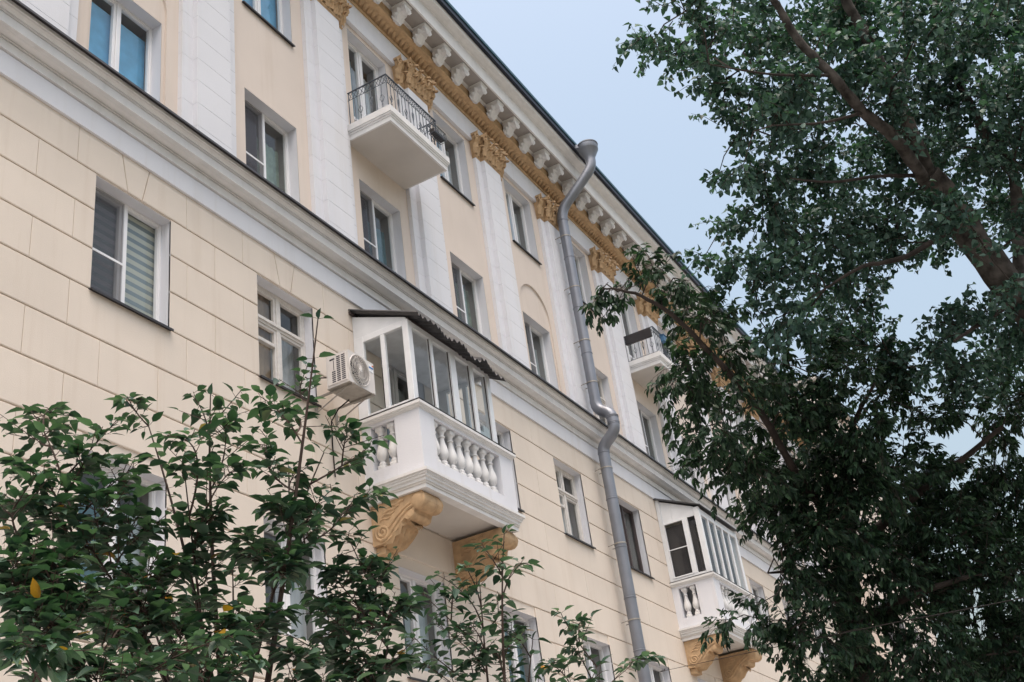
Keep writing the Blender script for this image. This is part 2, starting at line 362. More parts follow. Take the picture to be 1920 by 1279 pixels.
# a window: Empty-free parent = the reveal mesh, sub-parts frame, pane, blind, net, sill, room
def window(c, zb, zt, y0, style, left='mauve', right='green', hw=WH, sill=True, back=0.020, tilt=False, blind=None):
    x0, x1 = c - hw, c + hw; yf = y0 + back
    rv = reveal(x0, x1, zb, zt, y0 + 0.0004, yf + 0.008).build('window', WHITE, HOUSE)
    fm = {'pvc': PVC, 'wood': WOOD, 'dark': DFRAME, 'door': PVC}[style]
    b = 0.0044 if style != 'wood' else 0.0066
    fr = MB(); d0, d1 = yf - 0.002, yf + 0.006; ch = 0.0005
    fr.box(x0, x0 + b, d0, d1, zb, zt, ch); fr.box(x1 - b, x1, d0, d1, zb, zt, ch)
    fr.box(x0 + b, x1 - b, d0, d1, zt - b, zt, ch); fr.box(x0 + b, x1 - b, d0, d1, zb, zb + b, ch)
    mid = c
    fr.box(mid - 0.0042, mid + 0.0042, d0 - 0.001, d1 - 0.0005, zb + b, zt - b, ch)
    bays = [(x0 + b, mid - 0.0042), (mid + 0.0042, x1 - b)]
    panes = []
    if style == 'wood':
        zm = zt - (zt - zb) * 0.345
        fr.box(x0 + b, x1 - b, d0 - 0.0015, d1 - 0.001, zm - 0.005, zm + 0.005, ch); fr.box(x0 + b, x1 - b, d0 - 0.004, d0 - 0.0015, zm - 0.001, zm + 0.0035, ch)
        for k, (a, e) in enumerate(bays):
            for (u, v) in ((zb + b, zm - 0.005), (zm + 0.005, zt - b)):
                s = 0.0045
                fr.box(a, a + s, d0 + 0.0008, d1 - 0.001, u, v, ch); fr.box(e - s, e, d0 + 0.0008, d1 - 0.001, u, v, ch)
                fr.box(a + s, e - s, d0 + 0.0008, d1 - 0.001, u, u + s, ch); fr.box(a + s, e - s, d0 + 0.0008, d1 - 0.001, v - s, v, ch)
                panes.append((a + s, e - s, u + s, v - s))
            if k == 0:      # small vent casement at the top of the lower left sash
                zv = zm - 0.005 - 0.030; fr.box(a + 0.0045, e - 0.0045, d0 - 0.001, d1 - 0.0015, zv - 0.003, zv + 0.003, ch)
    else:
        for k, (a, e) in enumerate(bays):
            s = 0.0050 if k == 0 or style == 'door' else 0.0016
            dd = d0 + 0.0012
            if tilt and k == 0:     # tilted-in sash: its own leaning frame
                tl = MB(); zz0, zz1 = zb + b, zt - b; lean = 0.030
                for (p0, p1) in (((a + 0.002, zz0), (a + 0.002, zz1)), ((e - 0.003, zz0), (e - 0.003, zz1)), ((a + 0.002, zz1), (e - 0.003, zz1)), ((a + 0.002, zz0), (e - 0.003, zz0))):
                    q = lambda x, z: (x, yf + 0.006 + lean * (z - zz0) / (zz1 - zz0), z - 0.002 * (z > zz0 + .1))
                    tl.tube([q(*p0), q(*p1)], 0.0030, 4)
                tl.build('tilted_sash', PVC, rv)
                panes.append((a, e, zb + b, zt - b)); continue
            fr.box(a, a + s, dd, d1, zb + b, zt - b, ch); fr.box(e - s, e, dd, d1, zb + b, zt - b, ch)
            fr.box(a + s, e - s, dd, d1, zt - b - s, zt - b, ch); fr.box(a + s, e - s, dd, d1, zb + b, zb + b + s, ch)
            panes.append((a + s, e - s, zb + b + s, zt - b - s))
        if style == 'door':
            zq = zb + (zt - zb) * 0.30
            for (a, e) in bays: fr.box(a + 0.004, e - 0.004, d0 + 0.0014, d1 - 0.0005, zq - 0.004, zq + 0.004, ch)
    fr.build('frame', fm, rv)
    for (a, e, u, v) in panes:
        p = MB(); p.add([(a, yf + 0.0035, u), (e, yf + 0.0035, u), (e, yf + 0.0035, v), (a, yf + 0.0035, v)], [(0, 1, 2, 3)]); p.build('pane', GLASS, rv)
    # the room behind: reveal sides, dark depth and curtains per half, blue and green ones painted reflections
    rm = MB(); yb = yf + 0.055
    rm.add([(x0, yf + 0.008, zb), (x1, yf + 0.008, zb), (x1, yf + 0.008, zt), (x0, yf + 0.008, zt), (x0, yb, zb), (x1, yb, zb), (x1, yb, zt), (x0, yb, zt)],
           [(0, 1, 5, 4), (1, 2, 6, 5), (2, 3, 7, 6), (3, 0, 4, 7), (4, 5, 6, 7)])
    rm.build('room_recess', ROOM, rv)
    for k, (a, e) in enumerate(((x0 + 0.001, mid), (mid, x1 - 0.001))):
        colr = (left, right)[k]
        if blind and colr == 'blind':
            bl = MB(); n = 12; hz = (zt - zb - 2 * b) / n; yy = yf + 0.0085
            for q in range(n):
                z0 = zb + b + q * hz; bl.cm = 0; bl.add([(a, yy, z0), (e, yy, z0), (e, yy + 0.0012, z0 + hz * .55), (a, yy + 0.0012, z0 + hz * .55)], [(0, 1, 2, 3)])
                bl.cm = 1; bl.add([(a, yy + 0.0012, z0 + hz * .55), (e, yy + 0.0012, z0 + hz * .55), (e, yy, z0 + hz), (a, yy, z0 + hz)], [(0, 1, 2, 3)])
            bl.build('blind', [BLINDA, BLINDC] if k == 0 else [BLINDA, BLINDB], rv)
        elif colr:
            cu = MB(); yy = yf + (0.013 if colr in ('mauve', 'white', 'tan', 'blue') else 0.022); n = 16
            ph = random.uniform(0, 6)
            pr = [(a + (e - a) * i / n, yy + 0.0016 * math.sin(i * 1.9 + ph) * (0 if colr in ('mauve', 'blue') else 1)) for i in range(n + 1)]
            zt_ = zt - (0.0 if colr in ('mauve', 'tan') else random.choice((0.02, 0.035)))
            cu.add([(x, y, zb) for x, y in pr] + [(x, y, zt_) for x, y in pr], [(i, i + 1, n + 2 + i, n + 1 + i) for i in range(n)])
            cu.build('curtain', CURT_REFL[colr], rv, smooth=60)
    if style == 'pvc' and left == 'mauve' or blind:
        a, e = bays[0]; zq = zb + (zt - zb) * 0.42
        nb = MB(); nb.box(a - 0.001, e + 0.001, d0 - 0.0036, d0 - 0.0022, zq - 0.0018, zq + 0.0018); nb.build('net_bar', PVC, rv)
        if True:
            nn = MB(); nn.add([(a, d0 - 0.0028, zb + b), (e, d0 - 0.0028, zb + b), (e, d0 - 0.0028, zt - b), (a, d0 - 0.0028, zt - b)], [(0, 1, 2, 3)]); nn.build('insect_net', NET, rv)
    if sill:
        sl = MB(); sl.prism([(yf - 0.002, zb + 0.0030), (y0 - 0.0058, zb + 0.0004), (y0 - 0.0058, zb - 0.0030), (y0 - 0.0044, zb - 0.0030), (y0 - 0.0044, zb - 0.0008), (yf - 0.002, zb + 0.0012)], x0 - 0.0022, x1 + 0.0022)
        sl.build('sill', METAL, rv)
    return rv

for i, c in enumerate(LC):
    if i in (3, 7):
        window(c, 0.735, H3T, 0.0, 'door', 'dark', 'grey', sill=False)
    elif i == 1: window(c, H3B, H3T, 0.0, 'pvc', 'blind', 'blind', blind=True)['label'] = 'window with closed striped roller blinds'
    elif i in (2, 5): window(c, H3B, H3T, 0.0, 'wood', 'tan' if i == 2 else 'white', 'grey')['label'] = 'old wooden window with a transom and small vent casement'
    elif i == 6: window(c, H3B, H3T, 0.0, 'dark', 'dark', 'pale')['label'] = 'window with dark frame behind the drainpipe'
    else: window(c, H3B, H3T, 0.0, 'pvc', 'white', 'grey')
    window(c, H2B, H2T, 0.0, 'pvc', ('teal' if i == 1 else 'dark'), ('white', 'pale', 'grey', 'pale', 'teal', 'grey', 'dark')[i % 7])

# ------------------------------------------------------------------ string course between third and fourth floor
mb = MB(); mb.strip([(0.002, 1.0812), (-0.004, 1.0812), (-0.004, 1.1166), (-0.0004, 1.1166), (-0.0004, 1.1188)], XA, XB); mb.build('frieze_band', WHITE, HOUSE)
mb = MB(); mb.strip([(-0.0004, 1.1187), (-0.0072, 1.1187), (-0.0072, 1.1322), (-0.0042, 1.1322), (-0.0042, 1.1340), (-0.0088, 1.1340), (-0.0088, 1.1356), (-0.0060, 1.1356), (-0.0060, 1.1370), (-0.0115, 1.1378), (-0.0155, 1.1396), (-0.0165, 1.1402), (-0.0245, 1.1402), (-0.0245, 1.1385), (-0.0262, 1.1385),
    (-0.0262, 1.1530), (-0.0236, 1.1530), (-0.0236, 1.1546), (-0.0276, 1.1546), (-0.0276, 1.1558), (-0.0252, 1.1558), (-0.0252, 1.1570), (-0.0290, 1.1572), (-0.0300, 1.1590), (-0.0335, 1.1612), (-0.0325, 1.1612), (-0.0325, 1.1628), (-0.0362, 1.1628), (-0.0362, 1.1688)], XA, XB)
mb.build('string_course', STUCCO, HOUSE, smooth=25)
n = 60
for k in range(14):                          # sheet-metal capping in lengths with folded seams
    a = XA + (XB - XA) * k / 14; b = XA + (XB - XA) * (k + 1) / 14
    mb = MB(); mb.prism([(-0.0360, 1.1690), (-0.0415, 1.1682), (-0.0425, 1.1652), (-0.0432, 1.1655), (-0.0425, 1.1702), (-0.0360, 1.1722), (0.011, 1.1850), (0.011, 1.1836)], a, b - 0.0002)
    mb.box(b - 0.0012, b - 0.0004, -0.0425, 0.0, 1.170, 1.1716); mb.build('cap_flashing', METAL, HOUSE)

# ------------------------------------------------------------------ upper wall, arches, windows
holes_up = []
for i, c in enumerate(UC):
    holes_up.append((c - 0.070, c + 0.070, H4B, H4T))
    holes_up.append((c - 0.070, c + 0.070, 1.500 if i in (3, 7, 11) else H5B, H5T))
R2 = 0.0785; ARCH = (1, 5, 9); cuts = holes_up + [(UC[i] - R2, UC[i] + R2, 1.16, 1.512) for i in ARCH]
xs2 = sorted({XA, XB} | {h[0] for h in cuts} | {h[1] for h in cuts}); zs2 = sorted({1.165, 1.83, 1.512} | {h[2] for h in holes_up} | {h[3] for h in holes_up})
mb = MB()
for (a, b, c, d) in rects(xs2, zs2, cuts): mb.add([(a, YU, c), (b, YU, c), (b, YU, d), (a, YU, d)], [(0, 1, 2, 3)])
mb.build('smooth_wall', TANU, HOUSE)
for i in ARCH:                               # shallow arched niches round every fourth window
    c = UC[i]; R = 0.077; zc = 1.428; n = 24; yn = YU + 0.0042
    arc = [(c + R * math.cos(math.pi * k / n), zc + R * 0.98 * math.sin(math.pi * k / n)) for k in range(n + 1)]
    out = [(c + R, 1.165)] + arc + [(c - R, 1.165)]; m = len(out)
    mb = MB(); mb.add([(x, YU, z) for x, z in out] + [(x, yn, z) for x, z in out], [(k, k + 1, m + k + 1, m + k) for k in range(m - 1)])
    fr_ = [(c + R2, 1.165), (c + R2, 1.512), (c - R2, 1.512), (c - R2, 1.165)]
    h = n // 2 + 1
    ra = out[:h + 1]; la = out[h:]
    mb.add([(x, YU, z) for x, z in ra + [(c, 1.512), (c + R2, 1.512), (c + R2, 1.165)]], [tuple(range(len(ra) + 3))])
    mb.add([(x, YU, z) for x, z in la + [(c - R2, 1.165), (c - R2, 1.512), (c, 1.512)]], [tuple(range(len(la) + 3))])
    hx0, hx1 = c - 0.070, c + 0.070
    mb.add([(c - R, yn, 1.165), (hx0, yn, 1.165), (hx0, yn, H4T), (c - R, yn, H4T), (hx1, yn, 1.165), (c + R, yn, 1.165), (c + R, yn, H4T), (hx1, yn, H4T), (c + R, yn, 1.512), (c - R, yn, 1.512), (hx0, yn, H4B), (hx1, yn, H4B)], [(0, 1, 2, 3), (4, 5, 6, 7), (3, 6, 8, 9), (1, 4, 11, 10)])
    mb.build('arch_niche', TANU, HOUSE)
for i, c in enumerate(UC):
    st = dict(hw=0.070, back=0.0215)
    y4 = YU + (0.0042 if i in ARCH else 0)
    if i == 1: window(c, H4B, H4T, y4, 'pvc', 'blue', 'blue', sill=False, **st)['label'] = 'window with painted blue sky reflection under an arch'
    else: window(c, H4B, H4T, y4, 'wood' if i == 6 else 'pvc', 'mauve', ('green', 'grey', 'green', 'teal', 'green', 'pale', 'dark')[i % 7], sill=False, tilt=(i in (2, 3, 4, 5)), **st)
    if i in (3, 7, 11): window(c, 1.500, H5T, YU, 'door', 'teal', 'grey', sill=False, **st)
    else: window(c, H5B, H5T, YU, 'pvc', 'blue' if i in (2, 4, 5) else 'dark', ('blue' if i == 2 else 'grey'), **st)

# pilasters: a core with stacked blocks (backing and shaft in one stone)
JZ = [1.1755] + [1.1755 + 0.0463 * k for k in range(1, 13)] + [1.7660]
blk_mesh = {}
def pil_block(h):
    k = round(h, 5)
    if k not in blk_mesh:
        mb = MB(); g = 0.00014; c = 0.0003
        mb.box(-0.0625, 0.0625, 0.003, 0.0125, g, h - g, c); mb.box(-0.039, 0.039, -0.0077, 0.0034, g, h - g, c)
        blk_mesh[k] = mb.mesh('stone_block', WHITE, local=True)
    return blk_mesh[k]
def acanthus(wd, ht, out, curl, mbx, x, y, z, ny=9, nx=7, side=0.0):
    """a lobed leaf rising from (x,y,z), bending outwards (-y) and curling down at its tip"""
    P = []
    for i in range(ny):
        t = i / (ny - 1)
        if t < 0.72: dz = ht * t / 0.72 * 0.98; dy = -out * (t / 0.72) ** 2.2
        else:
            a = (t - 0.72) / 0.28 * math.pi * 0.95; dz = ht * 0.98 + curl * math.sin(a) * 0.9; dy = -out - curl * (1 - math.cos(a)) * 0.8
            dz -= curl * 0.35 * (1 - math.cos(a))
        lob = 1 + 0.22 * (1 if i % 2 else -1)
        wv = wd * (0.62 + 0.55 * math.sin(math.pi * min(1, t * 1.15))) * lob * (1 - 0.55 * max(0, t - 0.7) / 0.3)
        row = []
        for j in range(nx):
            s_ = j / (nx - 1) * 2 - 1
            rib = 0.0028 * (1 - abs(s_)) + 0.0020 * (j % 2)
            row.append((x + s_ * wv + side * t, y + dy - rib + 0.002 * abs(s_), z + dz - 0.003 * abs(s_) * (1 if i % 2 else 0)))
        P.append(row)
    mbx.grid(P)
def spiral(mbx, x, y, z, r, sgn, tube=0.0028, turns=1.6):
    pts = []; n = 22
    for i in range(n):
        t = i / (n - 1); a = t * turns * 2 * math.pi; rr = r * (1 - 0.82 * t)
        pts.append((x + sgn * rr * math.cos(a), y - 0.004 * t, z + rr * math.sin(a)))
    mbx.tube(pts, [tube * (1 - 0.35 * i / (n - 1)) for i in range(n)], 6)
cap_parts = []
def capital_parts():
    mb = MB()                                # bell
    def frus(hw0, hw1, yf0, yf1, yb, z0, z1):
        mb.add([(-hw0, yf0, z0), (hw0, yf0, z0), (hw0, yb, z0), (-hw0, yb, z0), (-hw1, yf1, z1), (hw1, yf1, z1), (hw1, yb, z1), (-hw1, yb, z1)],
               [(0, 1, 5, 4), (1, 2, 6, 5), (2, 3, 7, 6), (3, 0, 4, 7), (4, 5, 6, 7), (3, 2, 1, 0)])
    frus(0.0630, 0.0690, 0.0022, -0.0050, 0.0122, 1.770, 1.826); frus(0.0395, 0.0450, -0.0085, -0.0150, 0.002, 1.770, 1.826)
    cap_parts.append(('bell', mb.mesh('bell', AMBER, local=True), [(0, 0, 0)]))
    mb = MB()
    for z0, z1, o in ((1.7640, 1.7672, 0.0008), (1.7672, 1.7705, 0.0022)):
        mb.box(-0.0625 - o, 0.0625 + o, 0.003 - o, 0.0123, z0, z1, 0.0004); mb.box(-0.039 - o, 0.039 + o, -0.0077 - o, 0.003, z0, z1, 0.0004)
    cap_parts.append(('collar', mb.mesh('collar', AMBER, local=True), [(0, 0, 0)]))
    mb = MB(); acanthus(0.0105, 0.026, 0.0095, 0.0055, mb, 0, 0, 0); low = mb.mesh('acanthus_leaf', AMBER, smooth=50, local=True)
    cap_parts.append(('acanthus_leaf', low, [(x, -0.0092, 1.7705) for x in (-0.027, 0.0, 0.027)] + [(x, 0.0018, 1.7705) for x in (-0.0525, 0.0525)]))
    mb = MB(); acanthus(0.0095, 0.042, 0.015, 0.0065, mb, 0, 0, 0); hi = mb.mesh('acanthus_leaf', AMBER, smooth=50, local=True)
    cap_parts.append(('acanthus_leaf', hi, [(x, -0.0105, 1.7745) for x in (-0.0365, -0.0135, 0.0135, 0.0365)] + [(x, 0.0008, 1.7745) for x in (-0.0625, 0.0625)]))
    mb = MB(); mb.add([], []); spiral(mb, 0, 0, 0, 0.0105, 1, 0.0030); mb.lathe([(0.0, -0.004), (0.003, -0.003), (0.0036, 0)], (0, -0.003, 0), 8, 'y')
    cap_parts.append(('volute', mb.mesh('volute', AMBER, smooth=50, local=True), [(-0.0445, -0.0195, 1.8165), (-0.0665, -0.0085, 1.8165)]))
    mb = MB(); spiral(mb, 0, 0, 0, 0.0105, -1, 0.0030); mb.lathe([(0.0, -0.004), (0.003, -0.003), (0.0036, 0)], (0, -0.003, 0), 8, 'y')
    cap_parts.append(('volute', mb.mesh('volute', AMBER, smooth=50, local=True), [(0.0445, -0.0195, 1.8165), (0.0665, -0.0085, 1.8165), (0.012, -0.0185, 1.812)]))
    mb = MB()
    for k in range(6):
        a = k * math.pi / 3; mb.lathe([(0.0, 0.0015), (0.0030, 0.001), (0.0034, 0), (0.0, -0.002)], (0.0052 * math.cos(a), -0.001, 0.0052 * math.sin(a)), 7, 'y')
    mb.lathe([(0.0, -0.0045), (0.0022, -0.003), (0.003, 0)], (0, 0, 0), 8, 'y')
    cap_parts.append(('rosette', mb.mesh('rosette', AMBER, smooth=50, local=True), [(0, -0.0205, 1.8255)]))
    mb = MB()                                # abacus with concave front and pointed horns
    def slab(hw, yf, yb, z0, z1, horn):
        n = 10; fr_ = [(-hw + 2 * hw * k / n, yf + 0.0065 * math.sin(math.pi * k / n) - horn * (abs(2 * k / n - 1) ** 6)) for k in range(n + 1)]
        o = fr_ + [(hw, yb), (-hw, yb)]; m = len(o)
        mb.add([(x, y, z0) for x, y in o] + [(x, y, z1) for x, y in o], [(k, (k + 1) % m, m + (k + 1) % m, m + k) for k in range(m)] + [tuple(range(m)), tuple(range(m, 2 * m))])
    slab(0.0720, -0.0120, 0.0121, 1.8262, 1.8318, 0.004); slab(0.0500, -0.0245, 0.0, 1.8264, 1.8325, 0.004)
    for sx in (-1, 1):                       # horn tips rising at the corners
        for (hx, hy) in ((0.0495, -0.0285), (0.0715, -0.0160)):
            mb.add([(sx * (hx - 0.007), hy + 0.008, 1.8255), (sx * (hx + 0.001), hy + 0.006, 1.8235), (sx * (hx - 0.002), hy, 1.8225), (sx * (hx - 0.001), hy - 0.0005, 1.8365), (sx * (hx - 0.006), hy + 0.008, 1.8340)],
                   [(0, 1, 2), (2, 1, 3), (1, 0, 4, 3), (0, 2, 3, 4)])
    cap_parts.append(('abacus', mb.mesh('abacus', AMBER, local=True), [(0, 0, 0)]))
capital_parts()
for i in range(12):
    c = UC[0] + PITCH * (i + 0.5) - 0.0005
    if c - 0.07 < XA or c + 0.07 > XB: continue
    mb = MB(); mb.box(c - 0.0612, c + 0.0612, 0.0045, 0.0126, 1.17, 1.80); mb.box(c - 0.0377, c + 0.0377, -0.0062, 0.0045, 1.17, 1.80)
    pl = mb.build('pilaster', WHITE, HOUSE)
    for z0, z1 in zip(JZ[:-1], JZ[1:]): link('stone_block', pil_block(z1 - z0), pl, V((c, 0, z0)))
    cp = empty('capital', V((c, 0, 0)), HOUSE)
    for nm, me, locs in cap_parts:
        for l in locs: link(nm, me, cp, (l[0] * S, l[1] * S, l[2] * S))

# ------------------------------------------------------------------ entablature and cornice
mb = MB(); mb.strip([(0.0122, 1.8146), (0.0030, 1.8146), (0.0030, 1.8770)], XA, XB); mb.build('frieze', WHITE, HOUSE)
mb = MB(); mb.strip([(0.0032, 1.8768), (-0.0006, 1.8768), (-0.0006, 1.8838), (0.0022, 1.8840), (0.0022, 1.8900), (-0.0080, 1.8925), (-0.0150, 1.8932), (-0.0168, 1.8924), (-0.0168, 1.8940)], XA, XB); mb.build('architrave_moulding', AMBER, HOUSE)
mb = MB(); mb.strip([(-0.0168, 1.8936), (-0.0180, 1.8938), (-0.0205, 1.8946), (-0.0240, 1.8972), (-0.0272, 1.8978), (-0.0285, 1.8984), (-0.0285, 1.9006), (-0.0255, 1.9010), (-0.0255, 1.9300)], XA, XB); mb.build('bed_moulding', AMBER, HOUSE, smooth=25)
mb = MB(); mb.strip([(-0.0255, 1.9290), (-0.0285, 1.9296), (-0.0300, 1.9312), (-0.0325, 1.9316), (-0.0325, 1.9326)], XA, XB); mb.build('cove', STUCCO, HOUSE)
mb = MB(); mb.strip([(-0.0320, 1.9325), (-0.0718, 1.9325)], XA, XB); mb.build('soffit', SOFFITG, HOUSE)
mb = MB(); mb.strip([(-0.0700, 1.9325), (-0.0700, 1.9306), (-0.0742, 1.9306), (-0.0742, 1.9722), (-0.0762, 1.9728), (-0.0762, 1.9742), (-0.0778, 1.9744), (-0.0800, 1.9748), (-0.0835, 1.9762), (-0.0860, 1.9778), (-0.0890, 1.9788), (-0.0930, 1.9792), (-0.0950, 1.9800), (-0.0950, 1.9925), (-0.02, 1.9935)], XA, XB)
mb.build('corona', STUCCO, HOUSE, smooth=25)
for k in range(16):
    a = XA + (XB - XA) * k / 16; b = XA + (XB - XA) * (k + 1) / 16; e = 0.0003 * math.sin(k * 2.1)
    mb = MB(); mb.prism([(-0.094, 1.9930), (-0.1040, 1.9925 + e), (-0.1046, 2.0052 + e), (-0.094, 2.0060 + e)], a, b - 0.00015); mb.build('gutter_edge', NAVY, HOUSE)
    mb = MB(); mb.prism([(-0.094, 2.0062 + e), (-0.1072, 2.0054 + e), (-0.1075, 2.0080 + e), (-0.1060, 2.0084 + e), (-0.1064, 2.0165 + e), (-0.050, 2.0380), (-0.050, 2.030)], a, b - 0.00015); mb.build('roof_edge', ROOFM, HOUSE)
mb = MB(); mb.strip([(-0.050, 2.036), (0.65, 2.25), (1.3, 2.03)], XA, XB); mb.build('roof', ROOFM, HOUSE)

# tongue leaves of the amber moulding
mb = MB(); P = []
for i in range(6):
    t = i / 5; wv = (0.0064, 0.0068, 0.0062, 0.0048, 0.0030, 0.0008)[i]
    y = -0.0172 + 0.0150 * t; z = 1.8932 - 0.0074 * t ** 0.9
    P.append([(s_ * wv, y - 0.0012 + 0.0030 * s_ * s_ - (0.0016 if s_ == 0 else 0), z - 0.0012 + 0.0022 * s_ * s_) for s_ in (-1, -0.5, 0, 0.5, 1)])
mb.grid(P); tongue = mb.mesh('tongue_leaf', AMBER, smooth=60, local=True)
x = 1.30; cnt = 0
while cnt < 200: link('tongue_leaf', tongue, HOUSE, V((x, 0, 0))); x += 0.0155; cnt += 1
mb = MB()
while x < XB - 0.01:
    mb.add([(a + x, b, c) for a, b, c in [p for row in P for p in row]], [(i * 5 + j, i * 5 + j + 1, (i + 1) * 5 + j + 1, (i + 1) * 5 + j) for i in range(5) for j in range(4)]); x += 0.0155
x = 1.30 - 0.0155
while x > XA + 0.01:
    mb.add([(a + x, b, c) for a, b, c in [p for row in P for p in row]], [(i * 5 + j, i * 5 + j + 1, (i + 1) * 5 + j + 1, (i + 1) * 5 + j) for i in range(5) for j in range(4)]); x -= 0.0155
o = mb.build('tongue_leaves', AMBER, HOUSE, smooth=60); tag(o, kind='stuff')

# modillions: scrolled consoles with a leaf on the belly
def modillion_mesh():
    mb = MB(); top = 1.9322; hw = 0.0118
    prof = [(-0.0300, top), (-0.0300, 1.8975), (-0.0335, 1.8950), (-0.0385, 1.8958), (-0.0430, 1.9000), (-0.0470, 1.9065), (-0.0515, 1.9125), (-0.0560, 1.9150), (-0.0600, 1.9142), (-0.0632, 1.9130), (-0.0655, 1.9150), (-0.0660, 1.9190), (-0.0640, 1.9225), (-0.0640, top)]
    mb.prism(prof, -hw, hw)
    mb.box(-0.0152, 0.0152, -0.0672, -0.0300, 1.9268, 1.9323, 0.0006); mb.box(-0.0136, 0.0136, -0.0655, -0.0300, 1.9245, 1.9268, 0.0005)
    # leaf along the belly
    P = []; path = [(-0.0305, 1.8985), (-0.0340, 1.8945), (-0.0385, 1.8948), (-0.0428, 1.8988), (-0.0466, 1.9048), (-0.0508, 1.9105), (-0.0555, 1.9128), (-0.0605, 1.9108), (-0.0645, 1.9070), (-0.0672, 1.9085), (-0.0668, 1.9120)]
    for i, (y, z) in enumerate(path):
        lob = 1.18 if i % 2 else 0.78; wv = 0.0158 * lob * (1.05 if i < 7 else 0.8)
        P.append([(s_ * wv, y + 0.002 * abs(s_), z + (0.0062 * s_ * s_) - (0.0030 if j % 2 else 0) - 0.0030 * (1 - abs(s_)) + (0.0016 if i % 2 else -0.0016)) for j, s_ in enumerate((-1, -0.66, -0.33, 0, 0.33, 0.66, 1))])
    mb.grid(P)
    for sx in (-1, 1):                        # side volutes
        for (y, z, r) in ((-0.0385, 1.9045, 0.0082), (-0.0605, 1.9190, 0.0048)):
            pts = [(sx * (hw + 0.0004 + 0.001 * k / 16), y + r * (1 - 0.8 * k / 16) * math.cos(k * 0.62), z + r * (1 - 0.8 * k / 16) * math.sin(k * 0.62)) for k in range(17)]
            mb.tube(pts, [0.0016 - 0.0006 * k / 16 for k in range(17)], 5)
    return mb.mesh('modillion', STUCCO, smooth=45, local=True)
mod = modillion_mesh()
for k in range(-17, 38):
    x = 1.664 + 0.0827 * k
    if XA + 0.02 < x < XB - 0.02: link('modillion', mod, HOUSE, V((x, 0, 0)))
# ------------------------------------------------------------------ balconies on the third floor
def sweep_u(mb, prof, xl, xr, d, y0=0.0, closed=True):
    """profile of (outward, z) run round the left, front and right side of a balcony"""
    v = []; n = len(prof)
    for (sx, sy) in ((-1, 0), (-1, 1), (1, 1), (1, 0)):
        for (o, z) in prof: v.append(((xl - o) if sx < 0 else (xr + o), y0 if not sy else -d - o, z))
    f = [(a * n + i, a * n + (i + 1) % n, (a + 1) * n + (i + 1) % n, (a + 1) * n + i) for a in range(3) for i in range(n if closed else n - 1)]
    if closed: f += [tuple(range(n))[::-1], tuple(range(3 * n, 4 * n))]
    return mb.add(v, f)
def baluster_mesh():
    mb = MB(); h = 0.0770; k = h / 0.0770
    mb.box(-0.0066, 0.0066, -0.0066, 0.0066, 0, 0.0085, 0.0005)
    prof = [(0.0058, 0.0085), (0.0064, 0.0100), (0.0064, 0.0125), (0.0050, 0.0140), (0.0042, 0.0155), (0.0060, 0.0180), (0.0088, 0.0225), (0.0096, 0.0275), (0.0092, 0.0325), (0.0078, 0.0385), (0.0060, 0.0445), (0.0046, 0.0505), (0.0040, 0.0545),
            (0.0040, 0.0560), (0.0056, 0.0572), (0.0056, 0.0590), (0.0042, 0.0600), (0.0044, 0.0630), (0.0056, 0.0665), (0.0066, 0.0680)]
    mb.lathe(prof, (0, 0, 0), 14); mb.box(-0.0070, 0.0070, -0.0070, 0.0070, 0.0681, 0.0772, 0.0012)
    return mb.mesh('baluster', STUCCO, smooth=50, local=True)
BAL = baluster_mesh()
